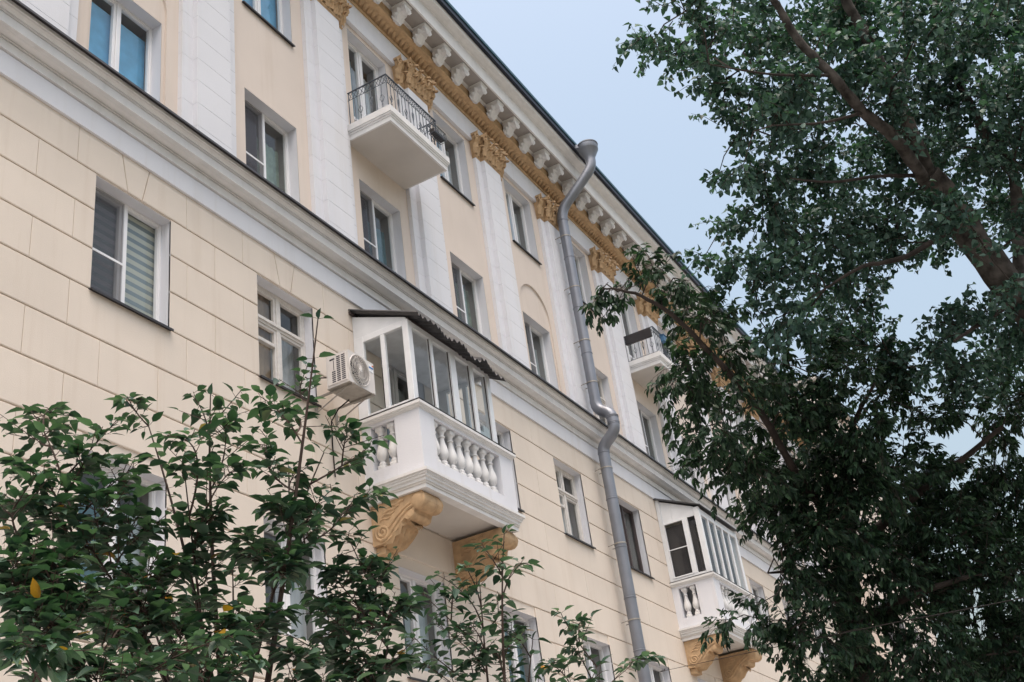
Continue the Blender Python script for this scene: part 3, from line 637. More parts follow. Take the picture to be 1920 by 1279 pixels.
def bracket_meshes():
    w_ = 0.0255; P = [(0.0008, 0.6995), (-0.0990, 0.6995), (-0.1035, 0.6920), (-0.1035, 0.6835), (-0.0985, 0.6765), (-0.0900, 0.6730), (-0.0830, 0.6735), (-0.0800, 0.6660), (-0.0745, 0.6605), (-0.0680, 0.6600), (-0.0620, 0.6640), (-0.0560, 0.6585), (-0.0480, 0.6500), (-0.0380, 0.6415), (-0.0270, 0.6355), (-0.0185, 0.6330), (0.0008, 0.6330)]
    mb = MB(); mb.prism(P, -w_, w_); body = mb.mesh('console', AMBER, local=True)
    mb = MB(); R = [(0.0, -0.0285), (0.0095, -0.0285), (0.0125, -0.0265), (0.0142, -0.0225), (0.0138, -0.0190), (0.0112, -0.0165), (0.0108, -0.0145), (0.0124, -0.0120), (0.0130, -0.0060), (0.0130, 0.0060), (0.0124, 0.0120), (0.0108, 0.0145), (0.0112, 0.0165), (0.0138, 0.0190), (0.0142, 0.0225), (0.0125, 0.0265), (0.0095, 0.0285), (0.0, 0.0285)]
    mb.lathe(R, (0, -0.0905, 0.6855), 20, 'x'); roll = mb.mesh('scroll_roll', AMBER, smooth=45, local=True)
    mb = MB(); mb.lathe([(a * 0.55, b * 0.93) for a, b in R], (0, -0.0745, 0.6675), 16, 'x'); roll2 = mb.mesh('scroll_roll', AMBER, smooth=45, local=True)
    mb = MB(); mb.box(-0.0180, 0.0180, -0.0175, 0.0008, 0.6190, 0.6322, 0.001); foot = mb.mesh('foot_block', AMBER, local=True)
    mb = MB()                                 # acanthus on the belly
    path = [(-0.0150, 0.6335), (-0.0230, 0.6318), (-0.0320, 0.6355), (-0.0400, 0.6402), (-0.0475, 0.6465), (-0.0540, 0.6532), (-0.0600, 0.6595), (-0.0650, 0.6600), (-0.0690, 0.6560)]
    G = []
    for i, (y, z) in enumerate(path):
        wv = 0.0262 * (1.05 if i % 2 else 0.88) * (1 if i < 6 else 0.75)
        G.append([(s_ * wv, y - 0.0010 * (j % 2) - 0.002 * (1 - abs(s_)), z - 0.0044 * (j % 2) - 0.0050 * (1 - abs(s_)) + 0.004 * s_ * s_ + (0.002 if i % 2 else -0.002)) for j, s_ in enumerate([q / 6 - 1 for q in range(13)])])
    mb.grid(G); leaf = mb.mesh('acanthus_leaf', AMBER, smooth=35, local=True)
    mb = MB()                                 # carved scrollwork on both cheeks
    carves = []
    for sx in (-1, 1):
        mb = MB(); X = sx * (w_ + 0.0002)
        def line(pts, r): mb.tube([(X, y, z) for y, z in pts], r, 6)
        sp = lambda cy, cz, r, a0, turns, k=20: [(cy + r * (1 - 0.8 * t / k) * math.cos(a0 + turns * 2 * math.pi * t / k), cz + r * (1 - 0.8 * t / k) * math.sin(a0 + turns * 2 * math.pi * t / k)) for t in range(k + 1)]
        line(sp(-0.0905, 0.6855, 0.0128, 2.6, 1.8), 0.0024); line(sp(-0.0200, 0.6510, 0.0140, 0.6, -1.9), 0.0028)
        line([(-0.0800, 0.6800), (-0.0690, 0.6760), (-0.0560, 0.6680), (-0.0440, 0.6570), (-0.0340, 0.6470), (-0.0240, 0.6400), (-0.0150, 0.6385)], 0.0027)
        line([(-0.0760, 0.6850), (-0.0620, 0.6790), (-0.0480, 0.6700), (-0.0360, 0.6600), (-0.0270, 0.6530)], 0.0021)
        for q in range(4):
            z0 = 0.6930 - q * 0.0065; y0 = -0.0640 + q * 0.009
            line([(y0 + t * 0.0042, z0 + 0.0016 * math.sin(t * 1.35 + q) - t * 0.0005) for t in range(9 - q)], 0.0022 - 0.0002 * q)
        carves.append(mb.mesh('carved_scrollwork', AMBER, smooth=50, local=True))
    return [('console', body), ('scroll_roll', roll), ('scroll_roll', roll2), ('foot_block', foot), ('acanthus_leaf', leaf), ('carved_scrollwork', carves[0]), ('carved_scrollwork', carves[1])]
BRK = bracket_meshes()

def balustrade(dx, lab):
    """white plaster balcony with balusters, 1.4595..1.7640 for dx = 0"""
    B = empty('glazed_balcony', V((1.612 + dx, 0, 0)), HOUSE); B['label'] = lab
    off = V((1.612 + dx, 0, 0)); sub = lambda mb, nm, m, sm=False: link(nm, mb.mesh(nm, m, sm, local=True), B)
    xl, xr, d = 1.4595 - 1.612, 1.7640 - 1.612, 0.114
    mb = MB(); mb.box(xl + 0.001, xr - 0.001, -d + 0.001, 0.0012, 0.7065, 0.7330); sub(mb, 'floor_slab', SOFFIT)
    mb = MB(); sweep_u(mb, [(0.0, 0.7310), (0.0085, 0.7288), (0.0085, 0.7240), (0.0055, 0.7232), (0.0055, 0.7205), (0.0035, 0.7195), (0.0035, 0.7165), (0.0005, 0.7150), (0.0005, 0.7110), (-0.0025, 0.7100), (-0.0025, 0.6998), (-0.0175, 0.6998), (-0.0175, 0.7120), (-0.004, 0.7310)], xl, xr, d, 0.0010); sub(mb, 'base_moulding', STUCCO)
    mb = MB(); t = 0.020                      # parapet walls with two openings at the sides and a long one in front
    z0, z1, z2, z3 = 0.7312, 0.7545, 0.8320, 0.8368
    yo0, yo1 = -0.0175, -0.0650; xo0, xo1 = 1.5035 - 1.612, 1.7190 - 1.612
    for (a, b) in ((xl, xl + t), (xr - t, xr)):
        mb.box(a, b, yo1, yo0, z0, z1); mb.box(a, b, yo1, yo0, z2, z3); mb.box(a, b, yo0 + 0.0001, 0.0012, z0, z3)
    mb.box(xl, xo0, -d, yo1 - 0.0001, z0, z3); mb.box(xo1, xr, -d, yo1 - 0.0001, z0, z3)
    mb.box(xo0 + 0.0001, xo1 - 0.0001, -d, -d + t, z0, z1); mb.box(xo0 + 0.0001, xo1 - 0.0001, -d, -d + t, z2, z3)
    sub(mb, 'parapet', WHITE)
    mb = MB(); sweep_u(mb, [(0.0008, 0.8369), (0.0008, 0.8385), (0.0035, 0.8398), (0.0045, 0.8420), (0.0072, 0.8430), (0.0072, 0.8478), (0.0060, 0.8490), (-0.0230, 0.8490), (-0.0230, 0.8369)], xl, xr, d, 0.0010); sub(mb, 'ledge_moulding', STUCCO)
    mb = MB(); sweep_u(mb, [(0.0076, 0.8491), (0.0076, 0.8502), (-0.0200, 0.8506), (-0.0200, 0.8491)], xl, xr, d, 0.0010); sub(mb, 'ledge_flashing', METAL)
    for k in range(8): link('baluster', BAL, B, (( -0.0985 + 0.0266 * k) * S, (-d + 0.0105) * S, 0.7546 * S))
    for sx in (xl + 0.0105, xr - 0.0105):
        for y in (-0.0300, -0.0535): link('baluster', BAL, B, (sx * S, y * S, 0.7546 * S))
    for bx in (1.4935 - 1.612, 1.7400 - 1.612):
        br = empty('scroll_bracket', V((1.612 + dx + bx, 0, 0)), HOUSE)
        for nm, me in BRK: link(nm, me, br)
    return B, sub

def posts(mb, xa, xb, ya, yb, z0, z1, c=0.0008): mb.box(xa, xb, ya, yb, z0, z1, c)
B1, sub = balustrade(0.0, 'glazed balcony with a corrugated roof, four brackets scrolls and bottle balusters above the sapling')
B1['label'] = 'balcony with clear glazing, corrugated sheet roof and white bottle balusters'
ox = 1.612; fr = MB(); X0, X1, Y1 = 1.4535 - ox, 1.7260 - ox, -0.1120; ZB, ZT, ZH = 0.8507, 0.9925, 1.0037
dp = 0.0075
for (a, b) in ((X0, X0 + dp), (X1 - dp, X1)):
    fr.box(a, b, -0.0200, -0.0004, ZB, ZH, 0.0006)                       # wall post
    fr.box(a, b, -0.0630, -0.0548, ZB, ZT, 0.0006)
    fr.box(a, b, -0.0999, -0.0201, ZT, ZH, 0.0006); fr.box(a + 0.001, b - 0.001, -0.0999, -0.0201, ZB, ZB + 0.0045, 0.0006)
fr.box(X0, X0 + 0.0135, Y1, -0.1000, ZB, ZH, 0.0008); fr.box(X1 - 0.0135, X1, Y1, -0.1000, ZB, ZH, 0.0008)
pz = [(1.4670, 1.5218), (1.5288, 1.5845), (1.6028, 1.6530), (1.6648, 1.7125)]
fr.box(X0 + 0.0137, X1 - 0.0137, Y1 + 0.0008, Y1 + 0.0088, ZT, ZH, 0.0006); fr.box(X0 + 0.0137, X1 - 0.0137, Y1 + 0.0012, Y1 + 0.0085, ZB, ZB + 0.0045, 0.0006)
for a, b in ((1.5218, 1.5288), (1.5845, 1.6028), (1.6530, 1.6648)): fr.box(a - ox, b - ox, Y1 - 0.0004, Y1 + 0.0080, ZB + 0.0046, ZT - 0.0001, 0.0008)
sub(fr, 'glazing_frame', ALU)
for a, b in pz:
    p = MB(); y = Y1 + 0.0040 + random.uniform(-0.0005, 0.0005); p.add([(a - ox, y, ZB + 0.0045), (b - ox, y, ZB + 0.0045), (b - ox, y, ZT), (a - ox, y, ZT)], [(0, 1, 2, 3)]); sub(p, 'pane', GLASSC)
    e = MB(); e.box(a - ox, a - ox + 0.0012, y - 0.0008, y + 0.0008, ZB + 0.0046, ZT - 0.0002); e.box(b - ox - 0.0012, b - ox, y - 0.0008, y + 0.0008, ZB + 0.0046, ZT - 0.0002); sub(e, 'sliding_sash', DFRAME)
for x in (X0 + 0.004, X1 - 0.004):
    for a, b in ((-0.0548, -0.0201), (-0.0999, -0.0630)):
        p = MB(); p.add([(x, a, ZB + 0.0045), (x, b, ZB + 0.0045), (x, b, ZT), (x, a, ZT)], [(0, 1, 2, 3)]); sub(p, 'pane', GLASSC)
for x, nm in ((X0 + 0.001, 'gable_panel'), (X1 - 0.001, 'gable_panel')):
    s_ = 0.004 if x < 0 else -0.004
    p = MB(); q = [(-0.0004, ZH + 0.0002), (-0.1080, ZH + 0.0002), (-0.1080, ZH + 0.004), (-0.0004, 1.0505)]
    p.add([(x, y, z) for y, z in q] + [(x + s_, y, z) for y, z in q], [(0, 1, 2, 3), (7, 6, 5, 4)] + [(i, (i + 1) % 4, 4 + (i + 1) % 4, 4 + i) for i in range(4)]); sub(p, nm, ALU)
# corrugated roof sheet
rows = []; n = 150; xa, xb = 1.4445 - ox, 1.7390 - ox
for (y, z) in ((0.0, 1.0610), (-0.07, 1.0305), (-0.1380, 1.0010)):
    row = []
    for k in range(n + 1):
        t = k / n; sag = -0.016 * t * (-y / 0.138) + (0.0025 * math.sin(t * 17) + (0.006 if 0.70 < t < 0.78 else 0)) * (1 if y < -0.13 else 0.2)
        row.append((xa + (xb - xa) * t, y + (0.003 * math.sin(t * 23) if y < -0.13 else 0), z + sag + 0.0030 * math.sin(k / 150 * 23 * 2 * math.pi)))
    rows.append(row)
mb = MB(); mb.grid(rows); mb.grid([[(x, y, z + 0.0007) for x, y, z in r_] for r_ in rows]); mb.grid([rows[2], [(x, y, z + 0.0007) for x, y, z in rows[2]]]); mb.grid([[r_[0] for r_ in rows], [(r_[0][0], r_[0][1], r_[0][2] + .0007) for r_ in rows]])
sub(mb, 'corrugated_roof', SHEET)
mb = MB(); mb.box(X0 + 0.004, X1 - 0.004, -0.111, -0.104, 1.0042, 1.0078); mb.box(xa, xb, -0.0045, -0.0006, 1.052, 1.0565); sub(mb, 'roof_batten', DFRAME)
mb = MB(); mb.box(X0 + 0.0085, X1 - 0.0085, -0.099, -0.003, 0.9985, 1.0015); sub(mb, 'ceiling_board', CURT_REFL['white'])
mb = MB(); mb.box(X0 + 0.15, X1 - 0.02, -0.046, -0.004, 0.7331, 0.80, 0.001); mb.box(X0 + 0.12, X0 + 0.17, -0.098, -0.07, 0.7331, 0.865, 0.001); sub(mb, 'inner_cupboard', CURT_REFL['white'])
mb = MB()
for a, b, h in ((1.690, 1.7115, 0.885), (1.660, 1.69, 0.872)): mb.box(a - ox, b - ox, Y1 + 0.0065, Y1 + 0.008, ZB + 0.005, h)
sub(mb, 'film_strip', CURT_REFL['pale'])

B2, sub = balustrade(1.339, 'far balcony with white framed side window, thin dark roof and baluster parapet')
fr = MB(); X0, X1, Y1 = 1.4600 - ox, 1.7500 - ox, -0.1150; ZB = 0.8507
q0 = [(0, ZB), (0, 1.0800)]
for (a, b) in ((X0, X0 + 0.0075), (X1 - 0.0075, X1)):
    fr.box(a, b, -0.0108, -0.0004, ZB, 1.078, 0.0006); fr.box(a, b, -0.0787, -0.0682, ZB + 0.0076, 1.0085, 0.0006)
    fr.box(a, b, -0.1004, -0.0109, ZB, ZB + 0.0075, 0.0006)
fr.box(X0, X0 + 0.012, Y1, -0.1005, ZB, 1.0290, 0.0008); fr.box(X1 - 0.012, X1, Y1, -0.1005, ZB, 1.0290, 0.0008)
for k in range(5): a = X0 + 0.012 + (X1 - X0 - 0.024) * k / 5; (fr.box(a - 0.004, a + 0.004, Y1 + 0.001, Y1 + 0.008, ZB + 0.007, 1.0085, 0.0006) if k else None)
fr.box(X0 + 0.0122, X1 - 0.0122, Y1 + 0.0008, Y1 + 0.009, 1.0086, 1.026, 0.0006); fr.box(X0 + 0.0122, X1 - 0.0122, Y1 + 0.0008, Y1 + 0.009, ZB, ZB + 0.0068, 0.0006)
for a, b, s in ((-0.0682, -0.0109, 0.0035),):
    fr.box(X0 - 0.0012, X0 + 0.006, b - s, b - 0.0001, ZB + 0.0077, 1.0083, 0.0005); fr.box(X0 - 0.0012, X0 + 0.006, a + 0.0001, a + s, ZB + 0.0077, 1.0083, 0.0005)
    fr.box(X0 - 0.0012, X0 + 0.006, a + s, b - s, 1.0045, 1.0083, 0.0005); fr.box(X0 - 0.0012, X0 + 0.006, a + s, b - s, ZB + 0.0077, ZB + 0.0115, 0.0005)
    fr.box(X0 - 0.0018, X0 - 0.0004, a + s, b - s, 0.9325, 0.9350, 0.0003)
sub(fr, 'glazing_frame', ALU)
for x in (X0 + 0.0035, X1 - 0.0035):
    for a, b in ((-0.0682, -0.0109), (-0.1004, -0.0787)):
        p = MB(); p.add([(x, a, ZB + 0.0076), (x, b, ZB + 0.0076), (x, b, 1.0085), (x, a, 1.0085)], [(0, 1, 2, 3)]); sub(p, 'pane', GLASSC)
    s_ = 0.004 if x < 0 else -0.004
    for ya, yb in ((-0.0110, -0.0380), (-0.0384, -0.1004)):
        zt_ = lambda y: 1.078 - 0.050 * (-y / 0.1120) - 0.0008
        q = [(ya, 1.0087), (yb, 1.0087), (yb, zt_(yb)), (ya, zt_(ya))]
        p = MB(); p.add([(x, y, z) for y, z in q] + [(x + s_, y, z) for y, z in q], [(0, 1, 2, 3), (7, 6, 5, 4)] + [(i, (i + 1) % 4, 4 + (i + 1) % 4, 4 + i) for i in range(4)]); sub(p, 'gable_panel', ALU)
for k in range(5):
    a = X0 + 0.012 + (X1 - X0 - 0.024) * k / 5; b = a + (X1 - X0 - 0.024) / 5
    p = MB(); y = Y1 + 0.004; p.add([(a, y, ZB + 0.007), (b, y, ZB + 0.007), (b, y, 1.0085), (a, y, 1.0085)], [(0, 1, 2, 3)]); sub(p, 'pane', GLASSC)
mb = MB(); mb.prism([(0.0, 1.0800), (-0.1240, 1.0285), (-0.1240, 1.0305), (0.0, 1.0850)], X0 - 0.006, X1 + 0.006); sub(mb, 'sheet_roof', SHEET)
mb = MB(); mb.box(X0 + 0.0125, X1 - 0.0125, -0.098, -0.096, ZB + 0.002, 1.006); mb.box(X0 + 0.0115, X0 + 0.0125, -0.094, -0.006, ZB + 0.002, 1.0); sub(mb, 'added_dark_screen', ROOMD)  # dark screen added behind the panes to make them look dark

# ------------------------------------------------------------------ fifth-floor balconies with wrought iron
def bar_mesh(motif):
    mb = MB(); h = 0.0640; r = 0.0009
    mb.tube([(0, 0, -0.014), (0, 0, h)], r, 5)
    if motif == 'diamond':
        mb.tube([(0, 0, 0.018), (0.0052, 0, 0.029), (0, 0, 0.040), (-0.0052, 0, 0.029), (0, 0, 0.018)], 0.0008, 4); mb.tube([(0, 0, 0.014), (0, 0, 0.0135)], 0.0016, 6)
    if motif == 'drop':
        pts = [(0.0048 * math.sin(2 * math.pi * t / 14) * (0.55 + 0.45 * math.cos(2 * math.pi * t / 14 - math.pi)), 0, 0.020 + 0.013 * (1 - math.cos(2 * math.pi * t / 14)) / 1) for t in range(15)]
        mb.tube(pts, 0.0008, 4)
    return mb.mesh('baluster', IRON, local=True)
BARS = [bar_mesh('drop'), bar_mesh(''), bar_mesh('diamond'), bar_mesh('')]
def lattice(mb, p0, p1, z0, z1, n):
    p0, p1 = Vector((p0[0], p0[1], 0)), Vector((p1[0], p1[1], 0)); zm = (z0 + z1) / 2
    for k in range(n):
        a = p0.lerp(p1, k / n); b = p0.lerp(p1, (k + 1) / n); m = (a + b) / 2
        q = lambda v, z: (v.x, v.y, z)
        mb.tube([q(a, z0), q(m, z1), q(b, z0)], 0.0008, 4); mb.tube([q(a, z1), q(m, z0), q(b, z1)], 0.0008, 4)
def iron_balcony(c, lab):
    B = empty('iron_balcony', V((c, 0, 0)), HOUSE); B['label'] = lab
    sub = lambda mb, nm, m, sm=False: link(nm, mb.mesh(nm, m, sm, local=True), B)
    xl, xr, d = -0.104, 0.0985, 0.0935
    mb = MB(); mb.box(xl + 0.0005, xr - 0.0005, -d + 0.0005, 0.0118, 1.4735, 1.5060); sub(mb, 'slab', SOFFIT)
    mb = MB(); sweep_u(mb, [(0.0, 1.4730), (0.0, 1.4830), (0.0016, 1.4838), (0.0016, 1.4870), (0.0040, 1.4885), (0.0040, 1.4910), (0.0055, 1.4920), (0.0055, 1.5065), (-0.004, 1.5068), (-0.004, 1.4730)], xl, xr, d, 0.0030); sub(mb, 'slab_moulding', STUCCO)
    rl, rr, rd, zt, zm = -0.1005, 0.0790, 0.0900, 1.5935, 1.5740
    mb = MB()
    for (a, b) in (((rl, 0.0028), (rl, -rd)), ((rl, -rd), (rr, -rd)), ((rr, -rd), (rr, 0.0028))):
        x0, x1, y0, y1 = min(a[0], b[0]) - 0.0015, max(a[0], b[0]) + 0.0015, min(a[1], b[1]) - 0.0015, max(a[1], b[1]) + 0.0015
        mb.box(x0, x1, y0 if a[0] != b[0] else y0 + 0.0032, y1 - (0 if a[0] != b[0] else 0.0016), zt - 0.0014, zt + 0.0006, 0.0003)
    sub(mb, 'handrail', IRON)
    mb = MB()
    for z in (zm, 1.5120):
        mb.tube([(rl, 0.0028, z), (rl, -rd, z), (rr, -rd, z), (rr, 0.0028, z)], 0.0008, 4)
    for p in ((rl, 0.001), (rl, -rd), (rr, -rd)): mb.tube([(p[0], p[1], 1.4935), (p[0], p[1], zt)], 0.0011, 5)
    sub(mb, 'lower_rail', IRON)
    for p0, p1, n in (((rl, 0.0), (rl, -rd), 5), ((rl, -rd), (rr, -rd), 11), ((rr, -rd), (rr, 0.0), 5)):
        mb = MB(); lattice(mb, p0, p1, zm, zt - 0.002, n); sub(mb, 'lattice_band', IRON)
    for k in range(1, 14): link('baluster', BARS[(k + 1) % 4], B, ((rl + (rr - rl) * k / 14) * S, -rd * S, 1.510 * S))
    for k in range(1, 7):
        o = link('baluster', BARS[k % 4], B, (rl * S, -rd * k / 7 * S, 1.510 * S)); o.rotation_euler = (0, 0, math.pi / 2)
        o = link('baluster', BARS[k % 4], B, (rr * S, -rd * k / 7 * S, 1.510 * S)); o.rotation_euler = (0, 0, math.pi / 2)
    return B
iron_balcony(UC[3], 'balcony slab with an open wrought iron railing')
iron_balcony(UC[7], 'balcony slab whose iron railing carries planters')
iron_balcony(UC[11], 'distant iron balcony behind the trees')

# a wing beyond the long front, half hidden by the trees
WG = empty('corner_tower', V((5.5, 0, -GZ / S))); tag(WG, 'taller cream corner wing rising beyond the far end of the long roof', 'building')
zw = GZ / S
mb = MB(); mb.box(-0.62, 0.75, -0.10, 1.2, 0, 2.16 + zw, 0.0); link('wall', mb.mesh('wall', TANU, local=True), WG)
mb = MB(); mb.box(-0.635, 0.765, -0.115, 1.215, 2.1605 + zw, 2.19 + zw, 0.004); mb.box(-0.65, 0.78, -0.13, 1.23, 2.1905 + zw, 2.21 + zw, 0.004); link('cornice', mb.mesh('cornice', TANU, local=True), WG)
mb = MB(); mb.add([(-0.655, -0.135, 2.2105 + zw), (0.785, -0.135, 2.2105 + zw), (0.785, 1.235, 2.2105 + zw), (-0.655, 1.235, 2.2105 + zw), (0.06, 0.5, 2.28 + zw)], [(0, 1, 4), (1, 2, 4), (2, 3, 4), (3, 0, 4), (3, 2, 1, 0)]); link('roof', mb.mesh('roof', ROOFM, local=True), WG)
for zf in (0.4, 0.8, 1.2, 1.6, 1.98):
    for xw in (-0.45, -0.15, 0.15, 0.45):
        mb = MB(); mb.box(xw - 0.07, xw + 0.07, -0.1035, -0.0995, zf, zf + 0.19, 0.001); o = link('window', mb.mesh('window', PVC, local=True), WG)
        for a in (-0.062, 0.003):
            mb = MB(); mb.box(xw + a, xw + a + 0.059, -0.1040, -0.1036, zf + 0.006, zf + 0.184); link('pane', mb.mesh('pane', ROOMD, local=True), o)

# ------------------------------------------------------------------ drainpipe
DP = empty('drainpipe', V((2.43, 0, -GZ / S))); tag(DP, 'grey metal drainpipe with a funnel at the eaves and a swan neck half way down', 'drainpipe')
def dpart(nm, mb, sm=40): return link(nm, mb.mesh(nm, PIPE, sm, local=True), DP)
zz = GZ / S; r = 0.0138; xc = 0.0; yu, yl = -0.0330, -0.0300
fx, fy = 0.030, -0.134
mb = MB()
for k in (0,):
    mb.lathe([(0.0142, 1.945 + zz), (0.0146, 1.9560 + zz), (0.0265, 1.9800 + zz), (0.0275, 1.9820 + zz), (0.0275, 1.9960 + zz), (0.0292, 1.9975 + zz), (0.0292, 2.0000 + zz), (0.0260, 2.0000 + zz), (0.026, 1.985 + zz)], (fx, fy, 0), 20)
dpart('funnel', mb)
mb = MB(); mb.add([(fx - 0.022, -0.094, 2.006 + zz), (fx + 0.022, -0.094, 2.006 + zz), (fx + 0.016, fy + 0.004, 2.001 + zz), (fx - 0.016, fy + 0.004, 2.001 + zz), (fx - 0.022, -0.094, 1.994 + zz), (fx + 0.022, -0.094, 1.994 + zz), (fx + 0.016, fy + 0.004, 1.990 + zz), (fx - 0.016, fy + 0.004, 1.990 + zz)], [(4, 5, 6, 7), (0, 1, 5, 4), (1, 2, 6, 5), (3, 0, 4, 7)]); dpart('spout', mb, False)
def bend(p0, p1, p2, n=7):
    p0, p1, p2 = Vector(p0), Vector(p1), Vector(p2); return [(p0 * (1 - t) ** 2 + p1 * 2 * t * (1 - t) + p2 * t * t) for t in [k / n for k in range(n + 1)]]
A = (fx, fy, 1.947 + zz); Bq = (fx, fy, 1.925 + zz); top = Vector((xc, yu, 1.805 + zz)); dirv = (top - Vector(Bq)); 
P1 = [Vector(A)] + bend(Vector(A) - Vector((0, 0, 0.004)), Bq, Vector(Bq) + dirv * 0.18)
mb = MB(); mb.tube(P1, r * 1.03, 16); dpart('elbow', mb)
mb = MB(); mb.tube([Vector(Bq) + dirv * 0.16, Vector(Bq) + dirv * 0.86], r, 16); dpart('pipe_section', mb)
mb = MB(); mb.tube(bend(Vector(Bq) + dirv * 0.84, top, top - Vector((0, 0, 0.034))), r * 1.04, 16); dpart('elbow', mb)
zs_ = [1.775, 1.655, 1.500, 1.365, 1.232]
for a, b in zip(zs_[:-1], zs_[1:]):
    mb = MB(); mb.tube([(xc, yu, a + zz + 0.002), (xc, yu, b + zz)], [r, r * 0.985], 16); mb.lathe([(r * 1.0, -0.0014), (r * 1.075, -0.0007), (r * 1.075, 0.0007), (r * 1.0, 0.0014)], (xc, yu, a + zz - 0.002), 16); dpart('pipe_section', mb)
sw = [Vector((xc, yu, 1.2330 + zz))] + bend((xc, yu, 1.226 + zz), (xc, yu, 1.206 + zz), (xc, (yu - 0.068) / 2, 1.196 + zz), 5) + bend((xc, (yu - 0.068) / 2, 1.196 + zz), (xc, -0.0690, 1.186 + zz), (xc, -0.0690, 1.168 + zz), 5)[1:] + [Vector((xc, -0.069, 1.160 + zz))] + bend((xc, -0.069, 1.152 + zz), (xc, -0.069, 1.136 + zz), (xc, (yl - 0.069) / 2, 1.122 + zz), 5) + bend((xc, (yl - 0.069) / 2, 1.122 + zz), (xc, yl, 1.108 + zz), (xc, yl, 1.092 + zz), 5)[1:]
mb = MB(); mb.tube(sw, r * 1.05, 16)
for z, y in ((1.176, -0.0690), (1.172, -0.069), (1.158, -0.069), (1.154, -0.0688)): mb.lathe([(r * 1.06, -0.0010), (r * 1.13, 0), (r * 1.06, 0.0010)], (xc, y, z + zz), 16)
dpart('swan_neck', mb)
zs_ = [1.094, 0.975, 0.855, 0.735, 0.615, 0.495, 0.375, 0.255, 0.135, 0.015, -0.17]
for a, b in zip(zs_[:-1], zs_[1:]):
    mb = MB(); mb.tube([(xc, yl, a + zz + 0.002), (xc, yl, a + zz - 0.004), (xc, yl, b + zz)], [r * 1.02, r, r * 0.985], 16); mb.lathe([(r * 1.0, -0.0014), (r * 1.075, -0.0007), (r * 1.075, 0.0007), (r * 1.0, 0.0014)], (xc, yl, a + zz - 0.004), 16); dpart('pipe_section', mb)
for z, y in ((1.72, yu), (1.56, yu), (1.40, yu), (1.28, yu), (1.05, yl), (0.86, yl), (0.68, yl), (0.5, yl)):
    mb = MB(); mb.lathe([(r * 1.01, -0.0016), (r * 1.06, -0.0016), (r * 1.06, 0.0016), (r * 1.01, 0.0016)], (xc, y, z + zz), 16); mb.tube([(xc - r, y, z + zz), (xc - r * 0.9, -0.004, z + zz - 0.002)], 0.0012, 5); mb.tube([(xc + r, y, z + zz), (xc + r * 0.9, -0.004, z + zz - 0.002)], 0.0012, 5)
    link('clamp', mb.mesh('clamp', ZINC, local=True), DP)

# ------------------------------------------------------------------ air conditioner
AC = empty('air_conditioner', V((1.3625, -0.052, 0.850))); tag(AC, 'white outdoor air conditioner unit on wall brackets beside the glazed balcony', 'air conditioner')
ax0, ax1, ay0, ay1, az1 = -0.0345, 0.0345, -0.0225, 0.0205, 0.0565
def apart(nm, mb, m, sm=False): return link(nm, mb.mesh(nm, m, sm, local=True), AC)
# casing with a round hole in front and slots at the side
mb = MB(); fcx, fcz, fr_ = -0.0065, 0.0285, 0.0255; n = 40; ring = [(fcx + fr_ * math.cos(2 * math.pi * k / n), fcz + fr_ * math.sin(2 * math.pi * k / n)) for k in range(n)]
def edge_pt(a):
    ca, sa = math.cos(a), math.sin(a); ts = []
    for (num, den) in (((ax1 if ca > 0 else ax0) - fcx, ca), ((az1 if sa > 0 else 0.0) - fcz, sa)):
        if abs(den) > 1e-6: ts.append(num / den)
    t = min(ts); return (fcx + ca * t, fcz + sa * t)
angs = sorted([2 * math.pi * k / n for k in range(n)] + [math.atan2(z - fcz, x - fcx) % (2 * math.pi) for x in (ax0, ax1) for z in (0.0, az1)])
v = []; 
for a in angs: v.append((fcx + fr_ * math.cos(a), ay0, fcz + fr_ * math.sin(a)))
for a in angs: e = edge_pt(a); v.append((e[0], ay0, e[1]))
m_ = len(angs); mb.add(v, [(k, (k + 1) % m_, m_ + (k + 1) % m_, m_ + k) for k in range(m_)])
v2 = [(x, ay0, z) for x, z in ring] + [(x, ay0 + 0.010, z) for x, z in ring]
mb.add([(fcx + fr_ * math.cos(a), ay0, fcz + fr_ * math.sin(a)) for a in angs] + [(fcx + fr_ * math.cos(a), ay0 + 0.010, fcz + fr_ * math.sin(a)) for a in angs], [(k, (k + 1) % m_, m_ + (k + 1) % m_, m_ + k) for k in range(m_)])
mb.add([(ax0, ay0, az1), (ax1, ay0, az1), (ax1, ay1, az1), (ax0, ay1, az1), (ax0, ay0, 0), (ax1, ay0, 0), (ax1, ay1, 0), (ax0, ay1, 0)], [(0, 1, 2, 3), (7, 6, 5, 4), (1, 5, 6, 2), (2, 6, 7, 3), (0, 3, 7, 4)])
apart('casing', mb, ACP)
mb = MB(); mb.lathe([(0.0, 0.0), (fr_, 0.0), (fr_, 0.001), (0.0, 0.001)], (fcx, ay0 + 0.0095, fcz), 32, 'y'); apart('fan_recess', mb, ACD)
mb = MB()
for k in range(5):
    a0 = 2 * math.pi * k / 5; P = [[(fcx + rr * math.cos(a0 + da + rr * 14), ay0 + 0.0065 - 0.0035 * da, fcz + rr * math.sin(a0 + da + rr * 14)) for da in (0.0, 0.3, 0.6, 0.85)] for rr in (0.006, 0.012, 0.018, 0.0235)]
    mb.grid(P)
apart('fan', mb, ZINC)
mb = MB()
for k in range(30):
    a0 = 2 * math.pi * k / 30; mb.tube([(fcx + rr * math.cos(a0 + (0.0255 - rr) * 34), ay0 - 0.0012 - 0.0018 * (1 - rr / 0.0255), fcz + rr * math.sin(a0 + (0.0255 - rr) * 34)) for rr in (0.0045, 0.009, 0.0135, 0.018, 0.022, 0.0258)], 0.00042, 4, cap=False)
